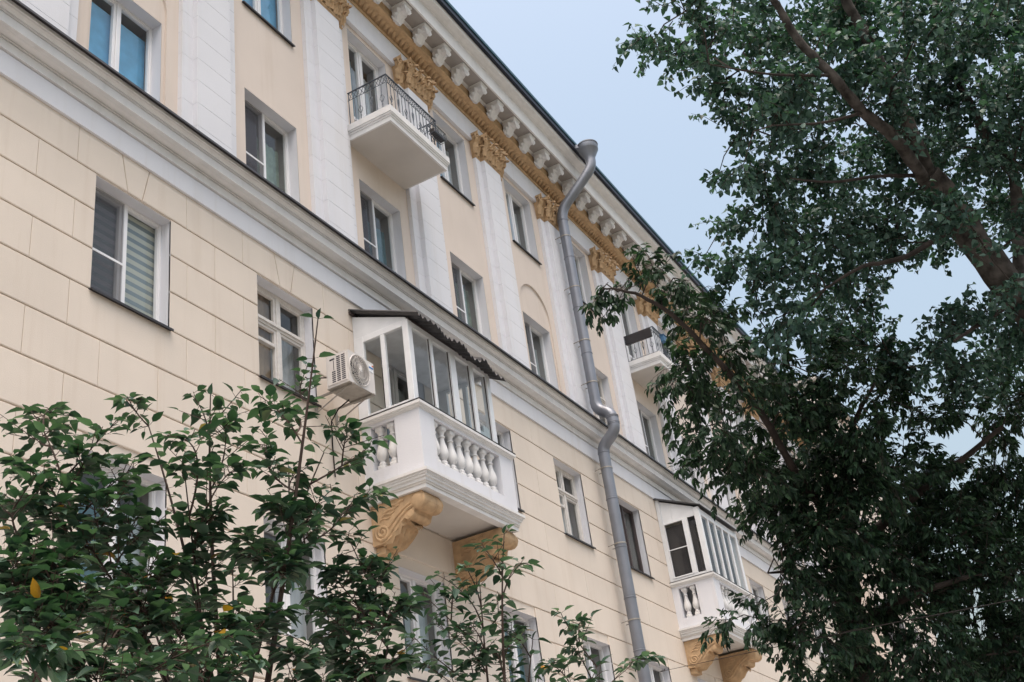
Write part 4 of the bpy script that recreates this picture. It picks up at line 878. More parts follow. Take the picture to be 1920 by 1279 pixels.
for rr in (0.0262, 0.0205, 0.0150, 0.0095): mb.tube([(fcx + rr * math.cos(2 * math.pi * k / 32), ay0 - (0.0009 if rr > 0.026 else 0.0022), fcz + rr * math.sin(2 * math.pi * k / 32)) for k in range(33)], 0.0009 if rr > 0.026 else 0.00032, 4, cap=False)
mb.lathe([(0, -0.0015), (0.0038, -0.001), (0.0046, 0.001)], (fcx, ay0 - 0.0026, fcz), 12, 'y')
apart('fan_grille', mb, ACP, 50)
mb = MB(); mb.box(ax0 - 0.0013, ax0 - 0.0002, -0.0195, 0.0180, 0.0035, 0.0535, 0.0004); apart('side_panel', mb, ACP)
mb = MB()
for col in range(3):
    for row in range(13):
        if col == 2 and row > 5: continue
        y = -0.0135 + col * 0.0095; z = 0.0065 + row * 0.0035; mb.box(ax0 - 0.0015, ax0 - 0.0012, y - 0.0034, y + 0.0034, z, z + 0.0020)
mb.box(ax0 - 0.0016, ax0 - 0.0012, 0.0045, 0.0055, 0.028, 0.045); mb.box(ax0 - 0.0016, ax0 - 0.0012, 0.003, 0.0125, 0.0465, 0.0490)
apart('side_slots', mb, ACD)
mb = MB(); mb.box(0.0205, 0.0325, ay0 - 0.0005, ay0 - 0.0001, 0.0385, 0.0520); o = apart('rating_label', mb, STICK)
mb = MB(); mb.box(0.0205, 0.0320, ay0 - 0.0009, ay0 - 0.0006, 0.0445, 0.0470); apart('label_stripe', mb, STICKB); mb = MB(); mb.box(0.0290, 0.0325, ay0 - 0.0009, ay0 - 0.0006, 0.0490, 0.0515); apart('label_patch', mb, STICKR)
mb = MB(); mb.box(ax0 - 0.0004, ax1 + 0.0004, ay0 - 0.0004, ay1 + 0.0004, -0.0012, -0.0001); apart('base_tray', mb, ZINC)
for x in (-0.026, 0.026):
    mb = MB(); mb.box(x - 0.0022, x + 0.0022, -0.0265, 0.0518, -0.0042, -0.0014, 0.0003); mb.box(x - 0.0022, x + 0.0022, 0.0490, 0.0518, -0.030, -0.0043, 0.0003)
    mb.tube([(x, 0.0490, -0.0270), (x, -0.008, -0.0045)], 0.0012, 5); apart('bracket', mb, ZINC)
mb = MB(); mb.tube([(0.013, 0.014, -0.003), (0.012, 0.035, -0.012), (0.011, 0.0495, -0.030), (0.011, 0.0502, -0.075), (0.013, 0.0500, -0.125)], 0.0011, 6); mb.tube([(-0.036, 0.02, 0.02), (-0.048, 0.048, 0.024), (-0.052, 0.0495, 0.026)], 0.0010, 6); apart('cable', mb, CABLE, 50)

# planters hanging on the railings
PB = empty('wire_planter', V((UC[3] + 0.062, -0.0935, 1.532))); tag(PB, 'black wire planter basket hooked on the railing of the open iron balcony', 'planter')
mb = MB()
for z, g_ in ((0.0, 0.0010), (0.020, 0.0), (0.0201, 0.0)): mb.tube([(-0.022, -0.014, z), (0.022, -0.014, z), (0.022, 0.0, z), (-0.022, 0.0, z), (-0.022, -0.014, z)], 0.0010, 4)
for k in range(9):
    x = -0.022 + 0.0055 * k; mb.tube([(x, -0.014, 0.020), (x + 0.003, -0.014, 0.010), (x, -0.014, 0.0), (x, 0.0, 0.0)], 0.0005, 4)
link('basket', mb.mesh('basket', IRON, local=True), PB)
mb = MB(); mb.box(-0.021, 0.021, -0.013, -0.001, 0.0012, 0.012, 0.001); link('liner', mb.mesh('liner', METAL, local=True), PB)
PD = empty('dark_planter', V((UC[7] - 0.104, -0.045, 1.560))); tag(PD, 'long dark planter box on the side railing of the far iron balcony', 'planter')
mb = MB(); mb.box(-0.008, 0.0015, -0.041, 0.041, 0, 0.026, 0.001); link('trough', mb.mesh('trough', METAL, local=True), PD)
mb = MB(); mb.box(-0.007, 0.0005, -0.040, 0.040, 0.0262, 0.0275); link('soil', mb.mesh('soil', BARKD, local=True), PD)
PBL = empty('blue_planter', V((UC[7] - 0.03, -0.0945, 1.555))); tag(PBL, 'blue plastic planter box on the front railing of the far iron balcony', 'planter')
mb = MB(); mb.box(-0.036, 0.036, -0.0115, 0.0, 0, 0.020, 0.0012); link('trough', mb.mesh('trough', PLASTB, local=True), PBL)
mb = MB(); mb.box(-0.0375, 0.0375, -0.013, 0.0006, 0.0202, 0.0228, 0.0006); link('rim', mb.mesh('rim', PLASTB, local=True), PBL)

# ---- tables of the vegetation in metres: clump centres with radii, shoot tips, limb paths
POPLAR = [[7.56,-6.51,8.61,0.11,1.0],[7.26,-6.68,8.2,0.16,1.0],[7.97,-6.65,8.64,0.21,1.0],[7.68,-6.91,8.15,0.22,1.0],[8.48,-6.94,8.53,0.23,1.0],[7.1,-7.04,8.21,0.19,1.0],[7.8,-7.11,8.58,0.27,1.0],[6.96,-6.94,8.23,0.11,1.0],[8.72,-7.3,9.09,0.35,1.0],[8.6,-7.24,8.45,0.29,1.0],[9.67,-7.58,9.66,0.38,1.0],[8.83,-7.82,8.41,0.38,1.0],[8.37,-7.51,8.01,0.27,1.0],[8.48,-6.81,8.19,0.15,1.0],[8.52,-6.98,8.0,0.21,1.0],[8.24,-7.27,7.67,0.27,1.0],[9.96,-7.34,8.66,0.37,1.0],[8.51,-6.63,7.57,0.11,1.0],[8.08,-6.89,7.16,0.17,1.0],[8.99,-6.99,7.77,0.28,1.0],[10.15,-7.12,8.27,0.37,1.0],[11.17,-7.45,8.86,0.4,1.0],[9.21,-6.54,7.51,0.18,1.0],[9.07,-6.81,7.36,0.24,1.0],[9.52,-6.99,7.4,0.3,1.0],[9.67,-7.29,7.35,0.34,1.0],[10.1,-7.61,7.44,0.3,1.0],[9.56,-6.07,7.5,0.14,1.0],[8.87,-6.47,6.92,0.2,1.0],[8.79,-6.75,6.73,0.25,1.0],[9.19,-6.93,6.79,0.25,1.0],[10.05,-7.12,7.13,0.3,1.0],[11.44,-7.32,7.8,0.3,1.0],[8.91,-6.6,6.49,0.14,1.0],[9.03,-6.87,6.35,0.2,1.0],[11.27,-6.78,7.38,0.27,1.0],[10.8,-7.17,7.17,0.23,1.0],[11.71,-7.17,7.31,0.17,1.0],[9.31,-8.25,8.99,0.41,1.0],[8.73,-8.59,8.33,0.38,1.0],[9.92,-8.95,9.04,0.43,1.0],[10.55,-9.34,9.3,0.46,1.0],[9.27,-8.1,8.25,0.37,1.0],[10.18,-8.45,8.76,0.4,1.0],[10.19,-8.81,8.57,0.43,1.0],[9.55,-9.09,7.91,0.35,1.0],[9.96,-8.04,8.1,0.36,1.0],[11.1,-8.37,8.58,0.37,1.0],[10.76,-8.76,8.24,0.38,1.0],[9.96,-8.95,7.51,0.3,1.0],[10.56,-7.89,7.87,0.31,1.0],[9.48,-8.26,6.98,0.28,1.0],[11.71,-8.61,8.12,0.34,1.0],[11.23,-8.84,7.68,0.27,1.0],[11.63,-7.99,7.88,0.24,1.0],[10.09,-7.79,7.16,0.23,1.0],[10.45,-7.98,6.38,0.26,1.0],[10.33,-8.27,6.32,0.23,1.0],[11.78,-8.43,6.84,0.33,1.0],[10.54,-7.67,6.25,0.21,1.0],[11.08,-7.91,6.21,0.34,1.0],[12.56,-8.18,6.69,0.41,1.0],[11.54,-8.63,7.09,0.16,1.0],[9.16,-8.06,9.26,0.33,1.0],[9.93,-9.54,8.43,0.44,1.0],[10.77,-9.32,8.09,0.46,1.0],[10.25,-9.0,6.94,0.37,1.0],[11.07,-8.68,6.31,0.44,1.0],[9.86,-8.26,10.3,0.54,1.0],[10.28,-8.97,10.21,0.55,1.0],[8.62,-9.46,8.46,0.46,1.0],[7.17,-7.69,8.28,0.36,1.0],[11.34,-7.3,6.47,0.23,1.0],[11.35,-7.0,6.97,0.21,1.0],[9.61,-6.74,6.38,0.23,1.0],[10.79,-6.79,6.78,0.25,1.0],[8.96,-6.62,6.2,0.16,1.0],[11.16,-7.29,6.47,0.21,1.0],[11.1,-7.24,6.71,0.17,1.0],[8.91,-8.08,8.04,0.15,0.75],[8.51,-7.94,8.55,0.14,0.75],[9.53,-8.28,7.08,0.17,0.75],[9.16,-8.21,7.69,0.11,0.75],[9.78,-8.47,6.64,0.13,0.75],[9.95,-8.58,6.29,0.11,0.75]]
MAPLE = [[8.11,-5.51,6.68,0.12,0.5],[8.21,-5.62,6.67,0.1,0.5],[8.36,-5.82,6.96,0.12,0.5],[7.95,-6.1,6.6,0.15,0.5],[8.26,-6.0,6.53,0.14,0.5],[8.28,-6.22,6.57,0.16,0.5],[8.73,-6.03,6.53,0.18,0.5],[8.98,-6.18,6.73,0.17,0.6],[8.68,-6.19,6.26,0.21,0.6],[9.16,-5.84,6.44,0.18,0.5],[8.86,-5.66,6.02,0.11,0.5],[9.04,-5.83,6.17,0.24,0.5],[9.49,-6.12,6.41,0.21,0.6],[9.9,-5.84,6.28,0.27,0.6],[9.21,-5.68,5.95,0.22,0.5],[8.89,-5.9,5.52,0.22,0.6],[9.22,-6.26,5.93,0.22,0.6],[10.1,-6.12,5.97,0.27,0.6],[9.43,-5.95,5.58,0.25,0.6],[9.71,-5.56,5.59,0.18,0.6],[9.72,-5.77,5.37,0.16,0.6],[9.72,-5.95,5.37,0.27,0.6],[10.41,-6.11,5.69,0.31,0.6],[9.84,-6.51,5.74,0.23,0.85],[9.77,-6.51,6.05,0.18,0.85],[10.05,-6.75,6.12,0.18,0.85],[10.39,-6.7,5.92,0.27,0.85],[10.63,-5.84,5.34,0.3,0.6],[10.54,-5.83,5.19,0.18,0.6],[10.81,-6.11,5.36,0.35,0.85],[10.78,-6.51,5.62,0.35,0.85],[10.29,-6.99,5.57,0.29,0.85],[10.7,-6.75,5.3,0.4,0.85],[11.29,-7.09,5.53,0.36,0.85],[11.9,-6.87,5.26,0.44,0.85],[10.63,-6.35,4.87,0.34,0.85],[10.53,-6.02,4.89,0.29,0.85],[12.13,-7.32,5.48,0.39,0.85],[11.63,-7.22,4.81,0.42,0.85],[12.43,-7.61,5.18,0.45,0.85],[12.22,-7.85,5.51,0.27,0.85],[11.26,-6.54,4.7,0.41,0.85],[10.95,-6.07,4.55,0.3,0.85],[10.42,-5.87,4.54,0.2,0.6],[9.76,-5.75,4.18,0.13,0.6],[10.42,-5.22,4.27,0.09,0.6],[10.93,-5.48,4.31,0.19,0.6],[10.97,-5.65,4.2,0.24,0.85],[10.78,-6.09,4.06,0.29,0.85],[11.82,-6.77,4.49,0.43,0.85],[12.44,-7.18,4.51,0.45,0.85],[11.88,-7.64,4.38,0.37,0.85],[11.7,-6.28,4.17,0.37,0.85],[11.3,-6.78,3.83,0.35,0.85],[12.84,-7.06,4.01,0.46,0.85],[12.26,-7.43,3.77,0.32,0.85],[11.68,-5.88,3.85,0.26,0.85],[11.26,-6.41,3.52,0.32,0.85],[12.11,-6.72,3.51,0.4,0.85],[13.03,-7.17,3.47,0.48,0.85],[13.21,-7.98,5.03,0.5,0.85],[13.02,-7.71,4.15,0.49,0.85],[11.12,-5.62,3.85,0.16,0.85],[11.44,-7.72,6.0,0.2,0.85],[12.2,-7.9,5.97,0.21,0.85],[11.19,-7.43,5.9,0.2,0.85],[11.58,-7.28,6.39,0.17,0.85],[11.18,-7.06,6.26,0.19,0.85],[11.85,-8.17,5.99,0.23,0.85],[10.14,-6.34,6.47,0.19,0.6],[10.05,-7.04,6.07,0.21,0.85],[11.3,-7.15,6.57,0.23,0.85],[10.47,-6.76,6.51,0.19,0.85]]
LINDEN = [[2.97,-6.31,3.8],[3.01,-6.22,3.65],[2.36,-5.57,3.47],[2.46,-5.54,3.52],[2.57,-5.79,3.52],[2.45,-5.87,3.36],[2.79,-5.88,3.57],[2.89,-5.87,3.62],[2.96,-5.95,3.63],[2.88,-6.11,3.52],[3.32,-6.25,3.42],[3.18,-6.27,3.45],[3.34,-6.16,3.26],[3.46,-6.17,3.29],[3.15,-6.17,3.37],[3.02,-6.12,3.51],[2.26,-5.63,3.23],[2.27,-5.59,3.14],[2.19,-5.8,3.13],[2.45,-5.62,3.43],[2.41,-5.78,3.26],[2.65,-5.81,3.43],[2.52,-6.04,3.27],[2.83,-5.99,3.43],[2.8,-6.2,3.3],[3.04,-6.14,3.28],[3.06,-6.26,3.17],[2.69,-6.15,3.17],[2.66,-5.97,3.18],[2.47,-5.93,3.18],[2.35,-5.9,3.06],[2.27,-5.8,3.02],[2.16,-5.8,2.92],[2.11,-5.83,2.78],[2.26,-5.85,2.85],[2.41,-5.89,2.94],[2.58,-5.94,3.02],[2.76,-6.0,3.07],[2.86,-6.14,3.09],[2.97,-6.22,3.0],[3.21,-6.21,3.05],[2.2,-5.76,3.05],[2.39,-5.77,3.02],[2.55,-5.81,3.09],[2.24,-5.81,2.79],[2.1,-5.85,2.83],[2.25,-5.89,2.65],[2.55,-5.92,2.73],[2.09,-5.91,2.69],[2.54,-5.71,2.93],[2.74,-5.95,3.01],[2.84,-6.06,3.0],[3.08,-6.1,3.16],[3.36,-6.2,2.98],[3.13,-6.19,2.9],[2.88,-6.2,2.88],[2.7,-6.13,2.84],[2.59,-6.02,2.85],[2.42,-5.97,2.79],[2.27,-5.94,2.72],[2.07,-6.0,2.62],[1.8,-6.26,2.45],[1.79,-6.36,2.4],[2.22,-5.97,2.58],[2.37,-5.99,2.63],[2.54,-6.03,2.68],[2.64,-6.14,2.67],[2.82,-6.2,2.71],[3.07,-6.2,2.75],[3.3,-6.21,2.83],[3.36,-6.25,2.74],[3.13,-6.23,2.63],[2.89,-6.23,2.58],[2.64,-6.23,2.52],[2.53,-6.12,2.53],[2.37,-6.08,2.5],[2.27,-5.99,2.5],[2.11,-5.97,2.45],[2.3,-6.45,2.48],[3.38,-6.31,2.8],[3.39,-6.24,2.63],[3.27,-6.21,2.55],[3.02,-6.2,2.5],[2.77,-6.2,2.45],[2.5,-6.19,2.41],[2.85,-5.63,3.06],[3.16,-5.84,3.12],[3.08,-5.66,2.93],[2.61,-5.55,3.07],[2.79,-5.49,2.88],[3.32,-5.95,2.94],[2.95,-5.59,2.76],[2.59,-5.46,2.91],[3.3,-5.85,2.81],[3.41,-6.01,2.83]]
YOUNG = [[4.18,-6.32,3.27],[4.43,-6.29,3.2],[4.14,-6.23,3.24],[4.12,-6.14,3.17],[3.99,-6.09,3.11],[3.89,-6.07,3.02],[4.04,-6.13,3.04],[4.17,-6.18,3.08],[4.3,-6.18,3.06],[4.36,-6.2,2.92],[4.1,-6.15,2.91],[3.94,-6.09,2.9],[3.89,-6.0,2.87],[4.25,-6.17,2.82],[4.41,-6.27,2.87],[4.62,-6.32,3.01],[4.75,-6.35,2.99],[4.66,-6.32,2.87],[4.54,-6.26,2.78],[4.3,-6.21,2.73],[4.12,-6.12,2.77],[4.73,-6.4,2.77],[4.96,-6.46,2.79],[5.09,-6.53,2.83],[3.95,-6.02,2.75],[4.44,-6.23,2.68],[4.72,-6.34,2.69],[4.16,-6.13,2.64]]
poplar_trunk = [[11.4,-8.77,5.95],[10.9,-8.57,6.63],[10.48,-8.38,7.23],[10.07,-8.23,7.75]]
limb1 = [[10.07,-8.23,7.75],[9.52,-8.23,8.22],[9.19,-8.19,8.67],[8.81,-8.12,9.14],[8.52,-8.09,9.46]]
limb2 = [[10.11,-8.19,7.67],[9.33,-8.1,7.79],[8.97,-7.94,7.94],[8.56,-7.82,8.15],[8.32,-7.68,8.43],[8.04,-7.61,8.76],[7.83,-7.59,8.98]]
limb3 = [[10.9,-8.57,6.63],[10.9,-8.94,7.9],[10.65,-8.85,8.32],[10.42,-8.8,8.67],[10.1,-8.79,9.13],[9.7,-8.87,9.63]]
b1 = [[10.42,-8.33,7.34],[9.84,-7.82,6.9],[9.44,-7.48,6.74],[9.26,-7.15,6.57]]
b2 = [[10.06,-8.18,7.77],[9.29,-7.87,7.46],[8.87,-7.51,7.32],[8.58,-7.22,7.33]]
b3 = [[8.97,-7.94,7.94],[8.43,-7.63,7.63],[8.0,-7.3,7.49]]
b4 = [[8.56,-7.82,8.15],[7.93,-7.43,7.92],[7.4,-7.05,7.86]]
b5 = [[10.9,-8.57,6.63],[10.39,-8.25,6.3],[10.05,-7.95,6.05]]
mtrunk = [[12.22,-5.88,3.19],[11.83,-6.07,4.41],[11.49,-6.33,5.09],[11.29,-6.51,5.78]]
mb1 = [[11.57,-6.26,5.13],[10.5,-6.22,5.41],[9.69,-6.22,5.79],[8.88,-6.16,6.04],[8.24,-6.03,6.29],[7.89,-5.87,6.4],[7.68,-5.68,6.43]]
mb2 = [[11.64,-6.23,4.87],[11.54,-6.82,5.18],[11.63,-7.42,5.47],[11.58,-8.02,5.71]]
mb3 = [[11.36,-6.49,5.57],[10.67,-6.8,5.82],[10.41,-7.14,6.05]]
mb4 = [[11.83,-6.07,4.41],[10.89,-5.9,4.64],[10.52,-5.7,4.64]]
mb5 = [[11.86,-6.03,4.26],[11.54,-6.69,4.35],[11.6,-7.3,4.41]]
wire = [[18.26,-1.54,5.88],[9.72,-6.31,3.77],[8.67,-7.82,3.47]]
yst = [[4.1,-6.04,2.68],[4.07,-6.1,2.9],[4.08,-6.12,3.07]]
# ------------------------------------------------------------------ vegetation
rng = np.random.default_rng(11)
def unit(a): return a / np.maximum(np.linalg.norm(a, axis=-1, keepdims=True), 1e-9)
LEAF = {}
def leaf_shape(kind):
    if kind == 'broad':
        X = [0, .14, .38, .68, .88, 1.0]; Wd = [0, .21, .29, .20, .07, 0]
    elif kind == 'poplar':
        X = [0, .22, .60, 1.0]; Wd = [0, .42, .30, 0]
    else:
        X = [0, .28, .65, 1.0]; Wd = [0, .20, .17, 0]
    v = []; mid = []; lf = []; rt = []
    for x, w_ in zip(X, Wd):
        mid.append(len(v)); v.append((x, 0, -0.22 * x * x))
        if w_ > 0:
            lf.append(len(v)); v.append((x, w_, 0.45 * w_ - 0.22 * x * x)); rt.append(len(v)); v.append((x, -w_, 0.45 * w_ - 0.22 * x * x))
        else: lf.append(mid[-1]); rt.append(mid[-1])
    f = []
    for i in range(len(X) - 1):
        for side in (lf, rt):
            q = [mid[i], mid[i + 1], side[i + 1], side[i]]
            u = []
            for k in q:
                if k not in u: u.append(k)
            if len(u) > 2: f.append(tuple(u if side is lf else u[::-1]))
    return np.array(v, float), f
for k in ('broad', 'poplar', 'maple'): LEAF[k] = leaf_shape(k)

def leaf_frames(d, roll):
    d = unit(d); upv = np.tile(np.array([[0, 0, 1.0]]), (len(d), 1)); upv += rng.normal(0, roll, upv.shape)
    b = unit(np.cross(upv, d)); n = np.cross(d, b); return d, b, n
def leaves_mesh(name, kind, pos, d, size, m, origin, roll=0.45):
    T, F = LEAF[kind]; d, b, n = leaf_frames(d, roll); N = len(pos)
    wv = rng.uniform(0.8, 1.15, N)
    P = (pos[:, None, :] + size[:, None, None] * (T[None, :, 0:1] * d[:, None, :] + T[None, :, 1:2] * wv[:, None, None] * b[:, None, :] + T[None, :, 2:3] * rng.uniform(0.4, 1.6, N)[:, None, None] * n[:, None, :])) - np.array(origin)
    V_ = P.reshape(-1, 3); k = len(T)
    lens = [len(f) for f in F]; flat = np.array([i for f in F for i in f])
    loops = (flat[None, :] + (np.arange(N) * k)[:, None]).reshape(-1); cnts = np.tile(np.array(lens), N)
    me = bpy.data.meshes.new(name); me.vertices.add(len(V_)); me.vertices.foreach_set('co', V_.astype(np.float32).reshape(-1))
    me.loops.add(len(loops)); me.loops.foreach_set('vertex_index', loops.astype(np.int32))
    me.polygons.add(len(cnts)); st = np.concatenate([[0], np.cumsum(cnts)[:-1]])
    me.polygons.foreach_set('loop_start', st.astype(np.int32)); me.polygons.foreach_set('loop_total', cnts.astype(np.int32))
    me.materials.append(m); me.update(calc_edges=True); me.validate(); return me
def single_leaves(kind, pos, d, size, m, parent, origin, roll=0.45, nm='leaf'):
    T, F = LEAF[kind]; me = bpy.data.meshes.new(nm); me.from_pydata(T.tolist(), [], F); me.materials.append(m)
    d, b, n = leaf_frames(d, roll)
    for i in range(len(pos)):
        o = bpy.data.objects.new(nm, me); COL.objects.link(o); o.parent = parent
        R = Matrix((Vector(d[i]), Vector(b[i]), Vector(n[i]))).transposed().to_4x4()
        o.matrix_local = Matrix.Translation(Vector(pos[i]) - Vector(origin)) @ R @ Matrix.Diagonal((size[i], size[i] * random.uniform(.85, 1.15), size[i] * random.uniform(.5, 1.5), 1))
def seg_mesh(name, segs, m, origin):
    """many thin three-sided twigs: rows of p0 p1 r0 r1"""
    A = np.array([s[0] for s in segs]); B = np.array([s[1] for s in segs]); r0 = np.array([s[2] for s in segs]); r1 = np.array([s[3] for s in segs])
    d = unit(B - A); ref = np.where(np.abs(d[:, 2:3]) > 0.9, np.array([[1.0, 0, 0]]), np.array([[0, 0, 1.0]])); a = unit(np.cross(d, ref)); b = np.cross(d, a)
    vs_ = []
    for P, r_ in ((A, r0), (B, r1)):
        for k in range(3):
            t = 2 * math.pi * k / 3; vs_.append(P + (a * math.cos(t) + b * math.sin(t)) * r_[:, None])
    V_ = np.stack(vs_, 1).reshape(-1, 3) - np.array(origin); n = len(A)
    base = (np.arange(n) * 6)[:, None]
    fs = np.concatenate([base + np.array([[k, (k + 1) % 3, 3 + (k + 1) % 3, 3 + k]]) for k in range(3)], 0)
    me = bpy.data.meshes.new(name); me.from_pydata(V_.tolist(), [], fs.tolist()); me.materials.append(m); return me
def smooth_path(pts, k=5):
    P = [Vector(p) for p in pts]; out = []
    for i in range(len(P) - 1):
        a, b, c, d = P[max(i - 1, 0)], P[i], P[i + 1], P[min(i + 2, len(P) - 1)]
        for j in range(k):
            t = j / k; out.append(0.5 * ((2 * b) + (c - a) * t + (2 * a - 5 * b + 4 * c - d) * t * t + (3 * b - a - 3 * c + d) * t ** 3))
    return out + [P[-1]]
def limb(name, pts, r0, r1, m, parent, origin, n=10, k=5, knob=0.06):
    path = smooth_path(pts, k); L = len(path); path = [p + Vector(rng.normal(0, r0 * knob, 3)) if 0 < i < L - 1 else p for i, p in enumerate(path)]
    rs = [(r0 + (r1 - r0) * i / (L - 1)) * (1 + 0.05 * math.sin(i * 2.3)) for i in range(L)]
    mb = MB(); mb.tube([p - Vector(origin) for p in path], rs, n); return mb.build(name, m, parent, smooth=60, raw=True), path

def crown(clumps, paths, kind, leaf_len, per_spray, k_dens, spray_len, m, root, origin, hang, singles, twigm, eye):
    nodes = np.array([list(p) for pth in paths for p in pth]); segs = []; pos = []; dirs = []; size = []
    left_ = [np.array(q) for q in clumps]
    while left_:                                 # grow outwards: every clump hangs on the nearest limb or earlier clump
        A_ = np.array(left_); D_ = np.linalg.norm(A_[:, None, :3] - nodes[None], axis=2); k_ = int(np.argmin(D_.min(1)))
        (x, y, z, r, kd) = left_.pop(k_); c = np.array([x, y, z]); a = nodes[int(np.argmin(D_[k_]))]; nodes = np.vstack([nodes, c[None]])
        mid = (a + c) / 2 + np.array([0, 0, 0.08]) + rng.normal(0, 0.06, 3)
        rb = 0.005 + 0.018 * r
        segs.append((a, mid, rb, rb * 0.8)); segs.append((mid, c, rb * 0.8, rb * 0.5))
        grow = unit((c - a)[None])[0]
        ns = max(3, int(kd * k_dens * math.pi * r * r / (spray_len * 0.55 * spray_len)))
        u = unit(rng.normal(0, 1, (ns, 3))); rad = r * rng.uniform(0.15, 1.0, (ns, 1)) ** 0.6
        P0 = c + u * rad * np.array([1, 1, 0.9])
        dd = unit(0.7 * u + 0.9 * grow + rng.normal(0, 0.45, (ns, 3)) + np.array([0, 0, hang[0]]))
        for q in range(ns):
            p0 = P0[q] - dd[q] * spray_len * 0.35; L = spray_len * rng.uniform(0.6, 1.25)
            if q % 2 == 0: segs.append((c + (p0 - c) * 0.5, p0, rb * 0.22, 0.003))
            pm = p0 + dd[q] * L * 0.5; p1 = pm + unit((dd[q] + np.array([0, 0, hang[1]]))[None])[0] * L * 0.5
            segs.append((p0, pm, 0.0040, 0.0030)); segs.append((pm, p1, 0.0030, 0.0015))
            t = (np.arange(per_spray) + rng.uniform(0, 1, per_spray)) / per_spray
            pp = np.where((t < 0.5)[:, None], p0 + (pm - p0) * (t * 2)[:, None], pm + (p1 - pm) * (t * 2 - 1)[:, None])
            sidev = unit(np.cross(dd[q][None], rng.normal(0, 1, (per_spray, 3))))
            if kind == 'maple':
                for i in range(per_spray):          # a compound leaf: five leaflets on a drooping stalk
                    st = unit((sidev[i] + dd[q] * 0.5 + np.array([0, 0, -0.5]))[None])[0]; L2 = leaf_len * rng.uniform(1.0, 1.5); e = pp[i] + st * L2
                    segs.append((pp[i], e, 0.0016, 0.001)); lat = unit(np.cross(st, np.array([0.1, 0.2, 1.0]))[None])[0]
                    for (f, s_) in ((1.0, 0.0), (0.8, 0.8), (0.8, -0.8), (0.45, 0.8), (0.45, -0.8)):
                        pos.append(pp[i] + st * L2 * f); dirs.append(st + lat * s_ + np.array([0, 0, -0.55]) + rng.normal(0, 0.15, 3)); size.append(leaf_len * rng.uniform(0.75, 1.2))
            else:
                q0 = pp + sidev * 0.022
                pos += list(q0); dirs += list(sidev * 0.8 + dd[q] * 0.35 + np.array([0, 0, hang[2]]) + rng.normal(0, 0.35, (per_spray, 3))); size += list(leaf_len * rng.uniform(0.65, 1.2, per_spray))
    pos = np.array(pos); dirs = np.array(dirs); size = np.array(size)
    dist = np.linalg.norm(pos - eye, axis=1) / size; order = np.argsort(dist); near = order[:singles]; far = order[singles:]
    roll = 0.9 if kind == 'poplar' else 0.5
    o = link('foliage', leaves_mesh('foliage', kind, pos[far], dirs[far], size[far], m, origin, roll), root); tag(o, kind='stuff')
    single_leaves(kind, pos[near], dirs[near], size[near], m, root, origin, roll)
    o = link('twigs', seg_mesh('twigs', segs, twigm, origin), root); tag(o, kind='stuff')
    print(root.name, 'leaves', len(pos))
EYE = np.array([0, -8.5, 1.6])

# the tall poplar leaning over the street
org = (12.6, -9.2, 0.0); T = empty('poplar_tree', org); tag(T, 'tall poplar with pale ringed bark and teal green crown at upper right', 'tree')
tr, p0 = limb('trunk', [(12.6, -9.2, 0.0), (12.3, -9.1, 2.0), (11.9, -8.95, 4.2)] + poplar_trunk, 0.24, 0.120, BARK, T, org, 14)
ps = [p0[10:]]
for pts, a, b in ((limb1, 0.075, 0.034), (limb2, 0.062, 0.026), (limb3, 0.062, 0.03)): o, p = limb('limb', pts, a, b, BARK, T, org); ps.append(p)
for pts, a, b in ((b1, 0.032, 0.010), (b2, 0.022, 0.006), (b3, 0.018, 0.006), (b4, 0.016, 0.005), (b5, 0.03, 0.012)): o, p = limb('branch', pts, a, b, BARKD, T, org, 7); ps.append(p)
crown(POPLAR, ps, 'poplar', 0.064, 16, 5.2, 0.30, LEAFB, T, org, (0.15, -0.35, -0.55), 220, BARKD, EYE)

# the dark box elder in front of the far part of the facade
org = (12.6, -5.6, 0.0); T = empty('maple_tree', org); tag(T, 'dark box elder with long drooping compound leaves, its branch reaching over the cornice', 'tree')
tr, p0 = limb('trunk', [(12.6, -5.6, 0.0), (12.45, -5.75, 1.6)] + mtrunk, 0.20, 0.07, BARKD, T, org, 12)
ps = [p0[6:]]
for pts, a, b in ((mb1, 0.045, 0.007), (mb2, 0.06, 0.02), (mb3, 0.04, 0.012), (mb4, 0.034, 0.008), (mb5, 0.06, 0.02)): o, p = limb('branch', pts, a, b, BARKD, T, org, 7); ps.append(p)
crown(MAPLE, ps, 'maple', 0.072, 9, 5.2, 0.32, LEAFC, T, org, (-0.05, -0.6, -0.5), 220, BARKD, EYE)

